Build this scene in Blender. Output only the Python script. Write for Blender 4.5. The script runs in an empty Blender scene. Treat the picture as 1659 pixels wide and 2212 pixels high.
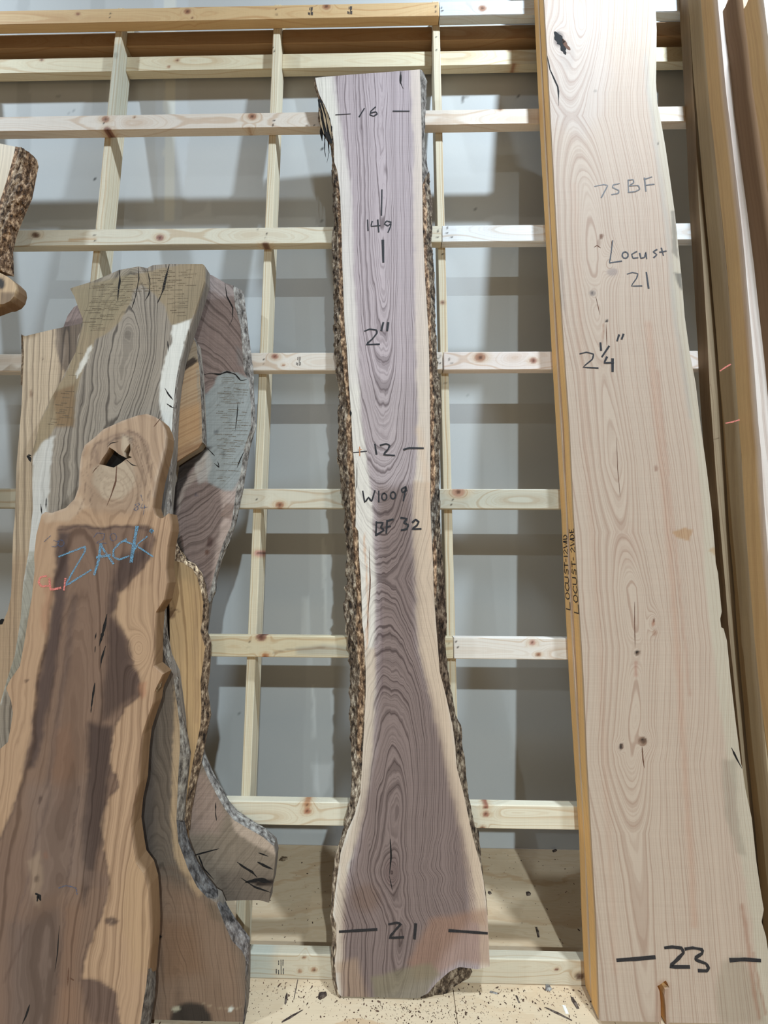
import bpy, math, random
import numpy as np
from mathutils import Matrix, Vector

# ------------------------------------------------------------------ camera
BETA = math.radians(6.2)            # how far the lumber rack leans back against the wall
F_PX, CAM_P, CAM_Y, CAM_R = 846.65, math.radians(6.7717), math.radians(-1.0258), math.radians(0.263)
CAM_D, CAM_H = 1.72908, 1.63407     # camera in rack coordinates (0, -D, H)
cb, sb = math.cos(BETA), math.sin(BETA)
B = np.array([[1, 0, 0], [0, cb, sb], [0, -sb, cb]])     # rack -> world


def _rot(p, y, r):
    cp, sp = math.cos(p), math.sin(p)
    fwd = np.array([math.sin(y) * cp, math.cos(y) * cp, sp])
    rt = np.array([math.cos(y), -math.sin(y), 0.0])
    up = np.cross(rt, fwd)
    c, s = math.cos(r), math.sin(r)
    return np.array([c * rt + s * up, -s * rt + c * up, fwd])


MR = _rot(CAM_P, CAM_Y, CAM_R)
CR = np.array([0.0, -CAM_D, CAM_H])
scene = bpy.context.scene
cam = bpy.data.cameras.new('camera')
camo = bpy.data.objects.new('camera', cam)
scene.collection.objects.link(camo)
scene.camera = camo
W = B @ MR.T
m = Matrix.Identity(4)
for i in range(3):
    m[i][0], m[i][1], m[i][2] = W[i, 0], W[i, 1], -W[i, 2]
cw = B @ CR
m[0][3], m[1][3], m[2][3] = cw
camo.matrix_world = m
cam.sensor_fit = 'VERTICAL'
cam.sensor_height = 36.0
cam.lens = F_PX / 2212 * 36.0
cam.clip_start = 0.05

# ------------------------------------------------------------------ light
world = bpy.data.worlds.new('world')
scene.world = world
world.use_nodes = True
world.node_tree.nodes['Background'].inputs[0].default_value = (1.0, 0.84, 0.68, 1)
world.node_tree.nodes['Background'].inputs[1].default_value = 0.15


def lamp(name, loc, power, size, col, aim=None, spread=180):
    l = bpy.data.lights.new(name, 'AREA')
    l.shape = 'DISK'
    l.size = size
    l.energy = power
    l.color = col
    l.spread = math.radians(spread)
    o = bpy.data.objects.new(name, l)
    o.location = loc
    if aim is not None:
        d = Vector(aim) - Vector(loc)
        o.rotation_euler = d.to_track_quat('-Z', 'Y').to_euler()
    scene.collection.objects.link(o)
    return o


# a row of high-bay lamps just in front of the rack, and the rows behind the camera
COOL = (0.70, 0.86, 1.0)
NEUT = (0.76, 0.92, 1.0)
lamp('high_bay_lamp', (1.55, -0.92, 5.95), 280, 0.22, COOL)
lamp('high_bay_lamp', (-3.75, -0.88, 6.0), 205, 0.22, COOL)
lamp('high_bay_lamp', (1.4, -5.7, 5.3), 560, 0.16, NEUT, None, 156)
lamp('high_bay_lamp', (-3.9, -5.7, 5.3), 110, 0.16, NEUT, None, 156)

scene.view_settings.view_transform = 'Standard'
scene.view_settings.look = 'None'
scene.view_settings.exposure = 0.0
scene.view_settings.gamma = 1.0
scene.view_settings.use_curve_mapping = False
scene.cycles.max_bounces = 6

# ------------------------------------------------------------------ helpers
rng = np.random.RandomState(7)
random.seed(7)
C = scene.collection


def lin(c):
    c = np.asarray(c, float) / 255.0
    return np.where(c <= 0.04045, c / 12.92, ((c + 0.055) / 1.055) ** 2.4)


def unp(px, py, y):
    """photo pixel -> rack coordinates on the plane rack-y = y"""
    px = np.asarray(px, float); py = np.asarray(py, float)
    d = np.stack([(px - 829.5) / F_PX, -(py - 1106) / F_PX, np.ones_like(px)], -1) @ MR
    t = (y - CR[1]) / d[..., 1]
    return CR + d * t[..., None]


def unp_x(px, py, x):
    px = np.asarray(px, float); py = np.asarray(py, float)
    d = np.stack([(px - 829.5) / F_PX, -(py - 1106) / F_PX, np.ones_like(px)], -1) @ MR
    t = (x - CR[0]) / d[..., 0]
    return CR + d * t[..., None]


def proj(P):
    c = (np.asarray(P) - CR) @ MR.T
    return 829.5 + F_PX * c[..., 0] / c[..., 2], 1106 - F_PX * c[..., 1] / c[..., 2]


def unp_w(px, py, axis, val):
    """pixel -> world point on world plane axis=val"""
    d = B @ (np.array([(px - 829.5) / F_PX, -(py - 1106) / F_PX, 1.0]) @ MR)
    c0 = B @ CR
    return c0 + d * ((val - c0[axis]) / d[axis])


def _h(ix, iy, seed):
    n = (ix.astype(np.int64) * 374761393 + iy.astype(np.int64) * 668265263 + seed * 1442695041) & 0x7fffffff
    n = ((n ^ (n >> 13)) * 1274126177) & 0x7fffffff
    return ((n ^ (n >> 16)) & 0xffff) / 65535.0


def vn(x, y, seed=0):
    """value noise -1..1"""
    x = np.asarray(x, float); y = np.asarray(y, float)
    ix = np.floor(x); iy = np.floor(y)
    fx = x - ix; fy = y - iy
    fx = fx * fx * (3 - 2 * fx); fy = fy * fy * (3 - 2 * fy)
    a = _h(ix, iy, seed); b = _h(ix + 1, iy, seed); c = _h(ix, iy + 1, seed); d = _h(ix + 1, iy + 1, seed)
    return ((a * (1 - fx) + b * fx) * (1 - fy) + (c * (1 - fx) + d * fx) * fy) * 2 - 1


def fbm(x, y, seed=0, o=3):
    s = 0; a = 1.0; t = 0
    for i in range(o):
        s = s + a * vn(x * 2 ** i, y * 2 ** i, seed + i * 17); t += a; a *= 0.5
    return s / t


def tag(o, label=None, cat=None, group=None, kind=None):
    if label: o['label'] = label
    if cat: o['category'] = cat
    if group: o['group'] = group
    if kind: o['kind'] = kind
    return o


def empty(name, rack_loc=None, world_loc=None, lean=True):
    o = bpy.data.objects.new(name, None)
    o.empty_display_size = 0.1
    C.objects.link(o)
    o.location = (B @ np.array(rack_loc)) if rack_loc is not None else world_loc
    if lean: o.rotation_euler = (-BETA, 0, 0)
    return o


def mesh_obj(name, V, Fc, mat, parent=None, origin=(0, 0, 0), attrs=None, smooth=False, lean=True):
    V = np.asarray(V, float) - np.asarray(origin, float)
    me = bpy.data.meshes.new(name)
    me.from_pydata(V.tolist(), [], Fc if isinstance(Fc, list) else Fc.tolist())
    if attrs:
        for k, a in attrs.items():
            if a.ndim == 2:
                at = me.attributes.new(k, 'FLOAT_COLOR', 'POINT')
                buf = np.ones((len(V), 4), np.float32); buf[:, :3] = a
                at.data.foreach_set('color', buf.ravel())
            else:
                at = me.attributes.new(k, 'FLOAT', 'POINT')
                at.data.foreach_set('value', a.astype(np.float32))
    if smooth:
        me.polygons.foreach_set('use_smooth', [True] * len(me.polygons))
    me.materials.append(mat)
    me.update()
    o = bpy.data.objects.new(name, me)
    C.objects.link(o)
    if parent is not None:
        o.parent = parent
    elif lean:
        o.location = B @ np.array(origin, float); o.rotation_euler = (-BETA, 0, 0)
    else:
        o.location = origin
    return o


# ---- materials
def new_mat(name, rough=0.7):
    mt = bpy.data.materials.new(name)
    mt.use_nodes = True
    nt = mt.node_tree
    bs = nt.nodes['Principled BSDF']
    bs.inputs['Roughness'].default_value = rough
    bs.inputs['Specular IOR Level'].default_value = 0.25
    return mt, nt, bs


def nd(nt, t, **kw):
    n = nt.nodes.new(t)
    for k, v in kw.items():
        setattr(n, k, v)
    return n


def mth(nt, op, a, b=None, c=None):
    n = nd(nt, 'ShaderNodeMath', operation=op)
    for i, v in enumerate((a, b, c)):
        if v is None: continue
        if isinstance(v, (int, float)): n.inputs[i].default_value = v
        else: nt.links.new(v, n.inputs[i])
    return n.outputs[0]


def ramp(nt, v, lo, hi):
    n = nd(nt, 'ShaderNodeMapRange')
    nt.links.new(v, n.inputs[0])
    n.inputs[1].default_value = lo; n.inputs[2].default_value = hi
    n.interpolation_type = 'SMOOTHSTEP'
    return n.outputs[0]


def wood(name, line=(120, 100, 95), freq=90, k=0.6, fiber=0.10, saw=0.05, rough=0.75, axis='Z', dist=0.004, bump=0.15, sawf=420):
    mt, nt, bs = new_mat(name, rough)
    L = nt.links
    tc = nd(nt, 'ShaderNodeTexCoord').outputs['Object']
    col = nd(nt, 'ShaderNodeAttribute', attribute_name='Col').outputs['Color']
    g = nd(nt, 'ShaderNodeAttribute', attribute_name='g').outputs['Fac']
    w = nd(nt, 'ShaderNodeAttribute', attribute_name='w').outputs['Fac']

    def mapped(s):
        mp = nd(nt, 'ShaderNodeMapping')
        mp.inputs['Scale'].default_value = s if axis == 'Z' else (s[2], s[1], s[0])
        L.new(tc, mp.inputs['Vector'])
        return mp.outputs[0]

    def noise3(s, det=2, rg=0.5):
        n = nd(nt, 'ShaderNodeTexNoise')
        n.inputs['Scale'].default_value = 1.0
        n.inputs['Detail'].default_value = det
        n.inputs['Roughness'].default_value = rg
        L.new(mapped(s), n.inputs['Vector'])
        return n.outputs['Fac']
    n1 = noise3((9, 9, 2.2), 2)
    n2 = noise3((60, 60, 14), 2)
    gd = mth(nt, 'ADD', g, mth(nt, 'MULTIPLY', mth(nt, 'SUBTRACT', n1, 0.5), dist * 3))
    gd = mth(nt, 'ADD', gd, mth(nt, 'MULTIPLY', mth(nt, 'SUBTRACT', n2, 0.5), dist * 0.8))

    def ring(fr, lo, hi, off):
        n = nd(nt, 'ShaderNodeTexNoise', noise_dimensions='1D')
        n.inputs['Scale'].default_value = 1.0
        n.inputs['Detail'].default_value = 1.5
        L.new(mth(nt, 'MULTIPLY_ADD', gd, fr, off), n.inputs['W'])
        return ramp(nt, n.outputs['Fac'], lo, hi)
    r1 = ring(freq, 0.52, 0.36, 3.3)         # 1 on dark latewood
    r2 = ring(freq * 2.7, 0.54, 0.38, 9.1)
    rr = mth(nt, 'ADD', mth(nt, 'MULTIPLY', r1, 0.62), mth(nt, 'MULTIPLY', r2, 0.38))
    rr = mth(nt, 'MULTIPLY', mth(nt, 'MULTIPLY', rr, w), k)
    mx = nd(nt, 'ShaderNodeMix', data_type='RGBA', blend_type='MULTIPLY')
    L.new(rr, mx.inputs[0]); L.new(col, mx.inputs[6])
    mx.inputs[7].default_value = (*lin(line), 1)
    fb = noise3((420, 420, 7), 3, 0.6)
    fb2 = noise3((30, 30, 3.0), 3, 0.6)
    sw = noise3((3, 3, sawf), 1)
    f = mth(nt, 'ADD', mth(nt, 'MULTIPLY', mth(nt, 'SUBTRACT', fb, 0.5), fiber * 4),
            mth(nt, 'MULTIPLY', mth(nt, 'SUBTRACT', fb2, 0.5), fiber * 2.2))
    f = mth(nt, 'ADD', f, mth(nt, 'MULTIPLY', mth(nt, 'SUBTRACT', sw, 0.5), saw * 4))
    f = mth(nt, 'ADD', f, 1.0)
    vm = nd(nt, 'ShaderNodeVectorMath', operation='SCALE')
    L.new(mx.outputs[2], vm.inputs[0]); L.new(f, vm.inputs['Scale'])
    L.new(vm.outputs[0], bs.inputs['Base Color'])
    bp = nd(nt, 'ShaderNodeBump')
    bp.inputs['Strength'].default_value = bump
    bp.inputs['Distance'].default_value = 0.002
    L.new(f, bp.inputs['Height']); L.new(bp.outputs[0], bs.inputs['Normal'])
    return mt


def bark_mat(name, dark, mid, light, sc=60, patch=0.5):
    mt, nt, bs = new_mat(name, 0.95)
    L = nt.links
    tc = nd(nt, 'ShaderNodeTexCoord').outputs['Object']
    mp = nd(nt, 'ShaderNodeMapping'); mp.inputs['Scale'].default_value = (1, 1, 0.45)
    L.new(tc, mp.inputs[0])
    n = nd(nt, 'ShaderNodeTexNoise'); n.inputs['Scale'].default_value = sc; n.inputs['Detail'].default_value = 5
    n.inputs['Roughness'].default_value = 0.65
    L.new(mp.outputs[0], n.inputs['Vector'])
    r = nd(nt, 'ShaderNodeValToRGB')
    L.new(n.outputs['Fac'], r.inputs[0])
    e = r.color_ramp.elements
    e[0].position = 0.36; e[0].color = (*lin(dark), 1)
    e[1].position = 0.66; e[1].color = (*lin(light), 1)
    q = e.new(0.5); q.color = (*lin(mid), 1)
    col = nd(nt, 'ShaderNodeAttribute', attribute_name='Col').outputs['Color']
    mx = nd(nt, 'ShaderNodeMix', data_type='RGBA', blend_type='MULTIPLY'); mx.inputs[0].default_value = 1
    L.new(r.outputs[0], mx.inputs[6]); L.new(col, mx.inputs[7])
    L.new(mx.outputs[2], bs.inputs['Base Color'])
    bp = nd(nt, 'ShaderNodeBump'); bp.inputs['Strength'].default_value = 0.7; bp.inputs['Distance'].default_value = 0.004
    L.new(n.outputs['Fac'], bp.inputs['Height']); L.new(bp.outputs[0], bs.inputs['Normal'])
    return mt


def plain_attr(name, rough=0.85, ns=40, amp=0.08, ns2=3, amp2=0.05, stretch=(1, 1, 1)):
    mt, nt, bs = new_mat(name, rough)
    L = nt.links
    tc = nd(nt, 'ShaderNodeTexCoord').outputs['Object']
    mp = nd(nt, 'ShaderNodeMapping'); mp.inputs['Scale'].default_value = stretch
    L.new(tc, mp.inputs[0])
    col = nd(nt, 'ShaderNodeAttribute', attribute_name='Col').outputs['Color']
    f = 1.0
    for s, a in ((ns, amp), (ns2, amp2)):
        n = nd(nt, 'ShaderNodeTexNoise'); n.inputs['Scale'].default_value = s; n.inputs['Detail'].default_value = 4
        L.new(mp.outputs[0], n.inputs['Vector'])
        f = mth(nt, 'ADD', mth(nt, 'MULTIPLY', mth(nt, 'SUBTRACT', n.outputs['Fac'], 0.5), a * 4), f)
    vm = nd(nt, 'ShaderNodeVectorMath', operation='SCALE')
    L.new(col, vm.inputs[0]); L.new(f, vm.inputs['Scale'])
    L.new(vm.outputs[0], bs.inputs['Base Color'])
    return mt


def ink(name, c, rough=0.6, alpha_noise=0.0):
    mt, nt, bs = new_mat(name, rough)
    L = nt.links
    tc = nd(nt, 'ShaderNodeTexCoord').outputs['Object']
    n = nd(nt, 'ShaderNodeTexNoise'); n.inputs['Scale'].default_value = 300; n.inputs['Detail'].default_value = 3
    L.new(tc, n.inputs['Vector'])
    r = nd(nt, 'ShaderNodeValToRGB'); L.new(n.outputs['Fac'], r.inputs[0])
    c = lin(c)
    r.color_ramp.elements[0].position = 0.3; r.color_ramp.elements[0].color = (*(c * 0.8), 1)
    r.color_ramp.elements[1].position = 0.7; r.color_ramp.elements[1].color = (*np.minimum(c * 1.3 + 0.01, 1), 1)
    L.new(r.outputs[0], bs.inputs['Base Color'])
    if alpha_noise:
        n2 = nd(nt, 'ShaderNodeTexNoise'); n2.inputs['Scale'].default_value = 500; n2.inputs['Detail'].default_value = 2
        L.new(tc, n2.inputs['Vector'])
        L.new(ramp(nt, n2.outputs['Fac'], alpha_noise - 0.1, alpha_noise + 0.1), bs.inputs['Alpha'])
    return mt


# ---- painting fields given in photo pixels (they become vertex data of the real surfaces)
def seg_dist(x, y, pts, closed):
    pts = np.asarray(pts, float)
    d = np.full(x.shape, 1e9)
    n = len(pts)
    for i in range(n if closed else n - 1):
        a = pts[i]; b = pts[(i + 1) % n]
        ab = b - a
        t = np.clip(((x - a[0]) * ab[0] + (y - a[1]) * ab[1]) / max(ab @ ab, 1e-12), 0, 1)
        d = np.minimum(d, np.hypot(x - a[0] - t * ab[0], y - a[1] - t * ab[1]))
    return d


def inside(x, y, pts):
    pts = np.asarray(pts, float)
    r = np.zeros(x.shape, bool)
    n = len(pts)
    for i in range(n):
        x1, y1 = pts[i]; x2, y2 = pts[(i + 1) % n]
        if y1 == y2: continue
        cnd = (y1 > y) != (y2 > y)
        r ^= cnd & (x < (x2 - x1) * (y - y1) / (y2 - y1) + x1)
    return r


def sm(t):
    t = np.clip(t, 0, 1)
    return t * t * (3 - 2 * t)


def mask(op, x, y):
    k = op[0]
    if k == 'poly':
        _, pts, soft = op[:3]
        d = seg_dist(x, y, pts, True)
        d = np.where(inside(x, y, pts), d, -d)
        return sm(0.5 + d / (2 * soft))
    if k == 'line':
        _, pts, wd, soft = op[:4]
        d = seg_dist(x, y, pts, False)
        return sm((wd / 2 + soft - d) / (2 * soft) + 0.0) if soft > 0 else (d < wd / 2) * 1.0
    if k == 'ell':
        _, cx, cy, rx, ry, soft = op[:6]
        d = np.hypot((x - cx) / rx, (y - cy) / ry)
        return sm((1 + soft - d) / (2 * soft))
    if k == 'left':      # everything left of polyline x(y)
        _, pts, soft = op[:3]
        p = np.asarray(pts, float)
        return sm(0.5 + (np.interp(y, p[:, 1], p[:, 0]) - x) / (2 * soft))
    if k == 'right':
        _, pts, soft = op[:3]
        p = np.asarray(pts, float)
        return sm(0.5 - (np.interp(y, p[:, 1], p[:, 0]) - x) / (2 * soft))
    if k == 'all':
        return np.ones_like(x)


def paint(x, y, base, ops, warp=4.0, seed=3):
    """ops: (mask op..., colour, alpha[, ringweight])"""
    xw = x + warp * fbm(x / 23, y / 37, seed) + warp * .4 * vn(x / 6, y / 9, seed + 5)
    yw = y + warp * fbm(x / 25, y / 31, seed + 50)
    col = np.tile(lin(base), (len(x), 1))
    wgt = np.ones(len(x))
    for op, c, a, rw in ops:
        mk = mask(op, xw, yw) * a
        if c is not None:
            col = col * (1 - mk[:, None]) + lin(c) * mk[:, None]
        if rw is not None:
            wgt = wgt * (1 - mk) + rw * mk
    return col, wgt


def gfield(x, y, cx, dd, knots=(), sc=1 / 430., wob=6, seed=11):
    """ring radius field of a plain-sawn board. cx: pith line x(y); dd: depth(y)"""
    cx = np.asarray(cx, float); dd = np.asarray(dd, float)
    xc = x - np.interp(y, cx[:, 1], cx[:, 0]) + wob * fbm(x / 60, y / 190, seed)
    g = np.sqrt(xc ** 2 + np.interp(y, dd[:, 0], dd[:, 1]) ** 2) + 0.35 * xc
    for (kx, ky, r, R, st) in knots:       # swirl of rings round a knot
        d = np.hypot(x - kx, (y - ky) / st)
        wk = np.exp(-(d / R) ** 2)
        g = g * (1 - wk) + (d * 0.55 + np.interp(ky, dd[:, 0], dd[:, 1])) * wk
    return g * sc


# ---- plate: a board whose face outline is given, cut on a grid, with thickness and painted face
def plate(name, outline, y0, thick, mat, parent, origin, step=0.007, holes=(), pix=True, base=(200, 180, 150), ops=(),
          g=None, warp=4.0, gain=None, seed=3, ease=0.0, side=None, side_w=0.5, rough_edge=0.0, gaxis='X', wonly=1.0, zmin=None):
    def conv(pts):
        p = np.asarray(pts, float)
        if pix:
            r = unp(p[:, 0], p[:, 1], y0)
            return r[:, [0, 2]]
        return p
    OL = conv(outline)
    if zmin is not None: OL[:, 1] = np.maximum(OL[:, 1], zmin)
    HL = [conv(h) for h in holes]
    if rough_edge:
        # densify + jitter the outline
        q = []
        for i in range(len(OL)):
            a = OL[i]; b = OL[(i + 1) % len(OL)]
            n = max(1, int(np.hypot(*(b - a)) / 0.012))
            for k in range(n): q.append(a + (b - a) * k / n)
        q = np.array(q)
        j = rough_edge * np.stack([fbm(q[:, 0] * 30, q[:, 1] * 30, 5), fbm(q[:, 0] * 30, q[:, 1] * 30, 9)], -1)
        OL = q + j
    lo = OL.min(0); hi = OL.max(0)
    nx = max(2, int(round((hi[0] - lo[0]) / step))); nz = max(2, int(round((hi[1] - lo[1]) / step)))
    gx = np.linspace(lo[0], hi[0], nx + 1); gz = np.linspace(lo[1], hi[1], nz + 1)
    cx, cz = np.meshgrid((gx[1:] + gx[:-1]) / 2, (gz[1:] + gz[:-1]) / 2, indexing='ij')
    ins = inside(cx.ravel(), cz.ravel(), OL)
    for h in HL: ins &= ~inside(cx.ravel(), cz.ravel(), h)
    ins = ins.reshape(nx, nz)
    VX, VZ = np.meshgrid(gx, gz, indexing='ij')
    cnt = np.zeros((nx + 1, nz + 1), int)
    cnt[:-1, :-1] += ins; cnt[1:, :-1] += ins; cnt[:-1, 1:] += ins; cnt[1:, 1:] += ins
    bnd = (cnt > 0) & (cnt < 4)
    bi = np.argwhere(bnd)
    P = np.stack([VX[bnd], VZ[bnd]], -1)
    best = np.full(len(P), 1e9); bp = P.copy()
    for poly in [OL] + HL:
        n = len(poly)
        for i in range(n):
            a = poly[i]; b = poly[(i + 1) % n]; ab = b - a
            t = np.clip(((P - a) @ ab) / max(ab @ ab, 1e-12), 0, 1)
            c = a + t[:, None] * ab
            d = np.hypot(*(P - c).T)
            u = d < best
            best[u] = d[u]; bp[u] = c[u]
    ok = best < step * 1.3
    bp[~ok] = P[~ok]
    for poly in [OL] + HL:          # keep sharp corners
        n = len(poly)
        for i in range(n):
            a = poly[i] - poly[i - 1]; b = poly[(i + 1) % n] - poly[i]
            la, lb = np.hypot(*a), np.hypot(*b)
            if la < 1e-9 or lb < 1e-9: continue
            if (a @ b) / la / lb < 0.8:
                d = np.hypot(*(P - poly[i]).T); j = d.argmin()
                if d[j] < step * 1.5: bp[j] = poly[i]
    VX[bnd] = bp[:, 0]; VZ[bnd] = bp[:, 1]
    used = cnt > 0
    idx = -np.ones((nx + 1, nz + 1), int); idx[used] = np.arange(used.sum())
    X = VX[used]; Z = VZ[used]; n0 = len(X)
    ci, cj = np.nonzero(ins)
    quads = np.stack([idx[ci, cj], idx[ci + 1, cj], idx[ci + 1, cj + 1], idx[ci, cj + 1]], -1)   # faces towards -y
    # boundary edges
    ep = np.zeros((nx + 2, nz + 2), bool); ep[1:-1, 1:-1] = ins
    edges = []
    a = ins & ~ep[0:-2, 1:-1][:nx, :nz]; i_, j_ = np.nonzero(a); edges.append(np.stack([idx[i_, j_ + 1], idx[i_, j_]], -1))
    a = ins & ~ep[2:, 1:-1][:nx, :nz]; i_, j_ = np.nonzero(a); edges.append(np.stack([idx[i_ + 1, j_], idx[i_ + 1, j_ + 1]], -1))
    a = ins & ~ep[1:-1, 0:-2][:nx, :nz]; i_, j_ = np.nonzero(a); edges.append(np.stack([idx[i_, j_], idx[i_ + 1, j_]], -1))
    a = ins & ~ep[1:-1, 2:][:nx, :nz]; i_, j_ = np.nonzero(a); edges.append(np.stack([idx[i_ + 1, j_ + 1], idx[i_, j_ + 1]], -1))
    E = np.concatenate(edges)
    bv = np.unique(E); mp = -np.ones(n0, int); mp[bv] = np.arange(len(bv))
    # outward normals of the rim
    nrm = np.zeros((n0, 2))
    ex = X[E[:, 1]] - X[E[:, 0]]; ez = Z[E[:, 1]] - Z[E[:, 0]]
    for k in (0, 1):
        np.add.at(nrm, E[:, k], np.stack([ez, -ex], -1))
    nb = nrm[bv]; nb /= np.maximum(np.hypot(*nb.T), 1e-9)[:, None]
    V = [np.stack([X, np.full(n0, y0), Z], -1)]
    levels = ([(ease, ease)] if ease else []) + [(thick * k / 3, ease) for k in (1, 2)] + ([(thick - ease, ease)] if ease else []) + [(thick, 0.0)]
    faces = [quads]
    prev = bv.copy(); off = n0
    depth = [np.zeros(n0)]
    for (dy, out) in levels:
        ring_v = np.stack([X[bv] + nb[:, 0] * out, np.full(len(bv), y0 + dy), Z[bv] + nb[:, 1] * out], -1)
        V.append(ring_v); depth.append(np.full(len(bv), dy))
        cur = off + np.arange(len(bv)); off += len(bv)
        pm = np.zeros(n0, int); pm[bv] = prev; cm = np.zeros(n0, int); cm[bv] = cur
        faces.append(np.stack([pm[E[:, 1]], pm[E[:, 0]], cm[E[:, 0]], cm[E[:, 1]]], -1))
        prev = cur
    # back face
    V.append(np.stack([X, np.full(n0, y0 + thick), Z], -1)); depth.append(np.full(n0, thick))
    faces.append(quads[:, ::-1] + off)
    V = np.concatenate(V); Fc = np.concatenate(faces); dep = np.concatenate(depth)
    fx, fy = proj(np.stack([X, np.full(n0, y0), Z], -1))
    col, wg = paint(fx, fy, base, ops, warp, seed)
    if gain is not None: col = np.clip(col * np.array(gain), 0, 1)
    gg = g(fx, fy) if callable(g) else (X if gaxis == 'X' else Z) + 0.01 * fbm(X * 3, Z * 3, seed)
    nrep = len(levels)
    colA = np.concatenate([col] + [col[bv] if side is None else np.tile(lin(side), (len(bv), 1))] * nrep + [col])
    wA = np.concatenate([wg] + [np.full(len(bv), side_w)] * nrep + [wg]) * wonly
    gA = np.concatenate([gg] + [gg[bv]] * nrep + [gg]) + dep * 0.8
    o = mesh_obj(name, V, Fc, mat, parent, origin, dict(Col=colA, g=gA, w=wA))
    return o


def resample(p, n):
    p = np.asarray(p, float)
    d = np.r_[0, np.cumsum(np.hypot(*(p[1:] - p[:-1]).T))]
    t = np.linspace(0, d[-1], n)
    return np.stack([np.interp(t, d, p[:, 0]), np.interp(t, d, p[:, 1])], -1)


def bark(name, inner, outer, y0, yb, mat, parent, origin, amp=0.006, seed=1, side=1, step=0.005, m=9, yo=None, tint=None, sx=45, sz=16, smooth=False):
    """craggy live edge running from the face edge (inner, plane y0) to the outer silhouette (outer, plane yo) and to the back"""
    if yo is None: yo = y0 + 0.55 * (yb - y0)
    L = unp(*np.asarray(inner, float).T, y0)[:, [0, 2]]
    n = max(8, int(np.hypot(*(L[1:] - L[:-1]).T).sum() / step))
    # match by arc length of each line
    a = unp(*resample(inner, n).T, y0); b = unp(*resample(outer, n).T, yo)
    t = np.linspace(0, 1, m)
    prof = []
    for k in range(m):
        s = t[k]
        p = a * (1 - s) + b * s
        p[:, 1] = a[:, 1] + (b[:, 1] - a[:, 1]) * s ** 1.4
        arc = a[:, 2] * 1.0
        u = s * 1.6 + 0 * arc
        hgt = 1 - np.abs(fbm(arc * sz, u * 2.2 + s * 1.5, seed, 4)) * 2.4
        big = fbm(arc * 7, u, seed + 31, 2)
        dsp = amp * (hgt * 0.8 + big * 0.9) * (0.15 + 0.85 * sm(s * 2.2))
        p[:, 0] += side * dsp * 0.75
        p[:, 1] -= dsp * 0.55
        p[:, 2] += amp * 0.8 * vn(arc * 60, u * 5, seed + 3) * sm(s * 2)
        prof.append(p)
    q = b.copy(); q[:, 1] = yb; q[:, 0] -= side * 0.004 + 0; prof.append(q)
    r = a.copy(); r[:, 1] = yb; r[:, 0] -= side * 0.002; prof.append(r)
    r2 = a.copy(); r2[:, 1] = y0 + 0.0015; r2[:, 0] -= side * 0.002; prof.append(r2)
    M_ = len(prof)
    V = np.stack(prof, 1).reshape(-1, 3)
    i, k = np.meshgrid(np.arange(n - 1), np.arange(M_), indexing='ij')
    i = i.ravel(); k = k.ravel(); k2 = (k + 1) % M_
    q4 = np.stack([i * M_ + k, i * M_ + k2, (i + 1) * M_ + k2, (i + 1) * M_ + k], -1)
    if side > 0: q4 = q4[:, ::-1]
    Fc = q4.tolist() + [list(range(M_))[::(1 if side > 0 else -1)], [(n - 1) * M_ + j for j in range(M_)][::(-1 if side > 0 else 1)]]
    cc = np.ones((n, M_, 3))
    if tint is not None:
        for (j0, j1, y1, y2, c) in tint:      # columns j0..j1 between photo rows y1..y2 get colour factor c
            pyy = proj(a)[1]
            mk = sm((pyy - y1) / 20 + .5) * sm((y2 - pyy) / 20 + .5)
            for j in range(j0, min(j1, M_)):
                cc[:, j] = cc[:, j] * (1 - mk[:, None]) + np.array(c) * mk[:, None]
    return mesh_obj(name, V, Fc, mat, parent, origin, dict(Col=cc.reshape(-1, 3)), smooth=smooth)


def strokes(name, lines, mat, parent, origin, y=None, x=None, wpx=3.0, lift=0.0006, label=None, joined=False):
    """marker lines: flat ribbons lying on the face (plane rack-y=y), one object per stroke"""
    allV = []; allF = []
    for li, ln in enumerate(lines):
        wp = wpx
        if isinstance(ln, tuple): ln, wp = ln
        p = np.asarray(ln, float)
        if len(p) > 2:       # smooth corners a bit
            q = [p[0]]
            for i in range(1, len(p) - 1):
                q += [p[i] * .7 + p[i - 1] * .3, p[i] * .94 + (p[i - 1] + p[i + 1]) * .03, p[i] * .7 + p[i + 1] * .3]
            q.append(p[-1]); p = np.array(q)
        P = unp(p[:, 0], p[:, 1], y - lift - 0.00015 * (li % 4))
        ax = (0, 2)
        Q = P[:, ax]
        mpp = 0.5 * wp * np.linalg.norm(P[0] - CR) / F_PX
        tn = np.gradient(Q, axis=0) if len(Q) > 2 else np.repeat((Q[1] - Q[0])[None], 2, 0)
        tn /= np.maximum(np.hypot(*tn.T), 1e-9)[:, None]
        nr = np.stack([-tn[:, 1], tn[:, 0]], -1)
        ww = mpp * (1 + 0.25 * vn(np.arange(len(Q)) * 1.7, np.full(len(Q), li * 3.0), 4))[:, None]
        Q[0] -= tn[0] * mpp * .6; Q[-1] += tn[-1] * mpp * .6
        A_ = Q + nr * ww; B_ = Q - nr * ww
        V = []; Fc = []
        s = len(allV) if joined else 0
        for a_, b_, pp in zip(A_, B_, P):
            for z in (a_, b_):
                V.append((z[0], pp[1], z[1]))
        for i in range(len(Q) - 1):
            Fc.append([s + 2 * i, s + 2 * i + 1, s + 2 * i + 3, s + 2 * i + 2])
        if joined: allV += V; allF += Fc
        else:
            o = mesh_obj(name, np.array(V), Fc, mat, parent, origin)
            if label: o['label'] = label
    if joined:
        o = mesh_obj(name, np.array(allV), allF, mat, parent, origin); o['kind'] = 'stuff'


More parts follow.
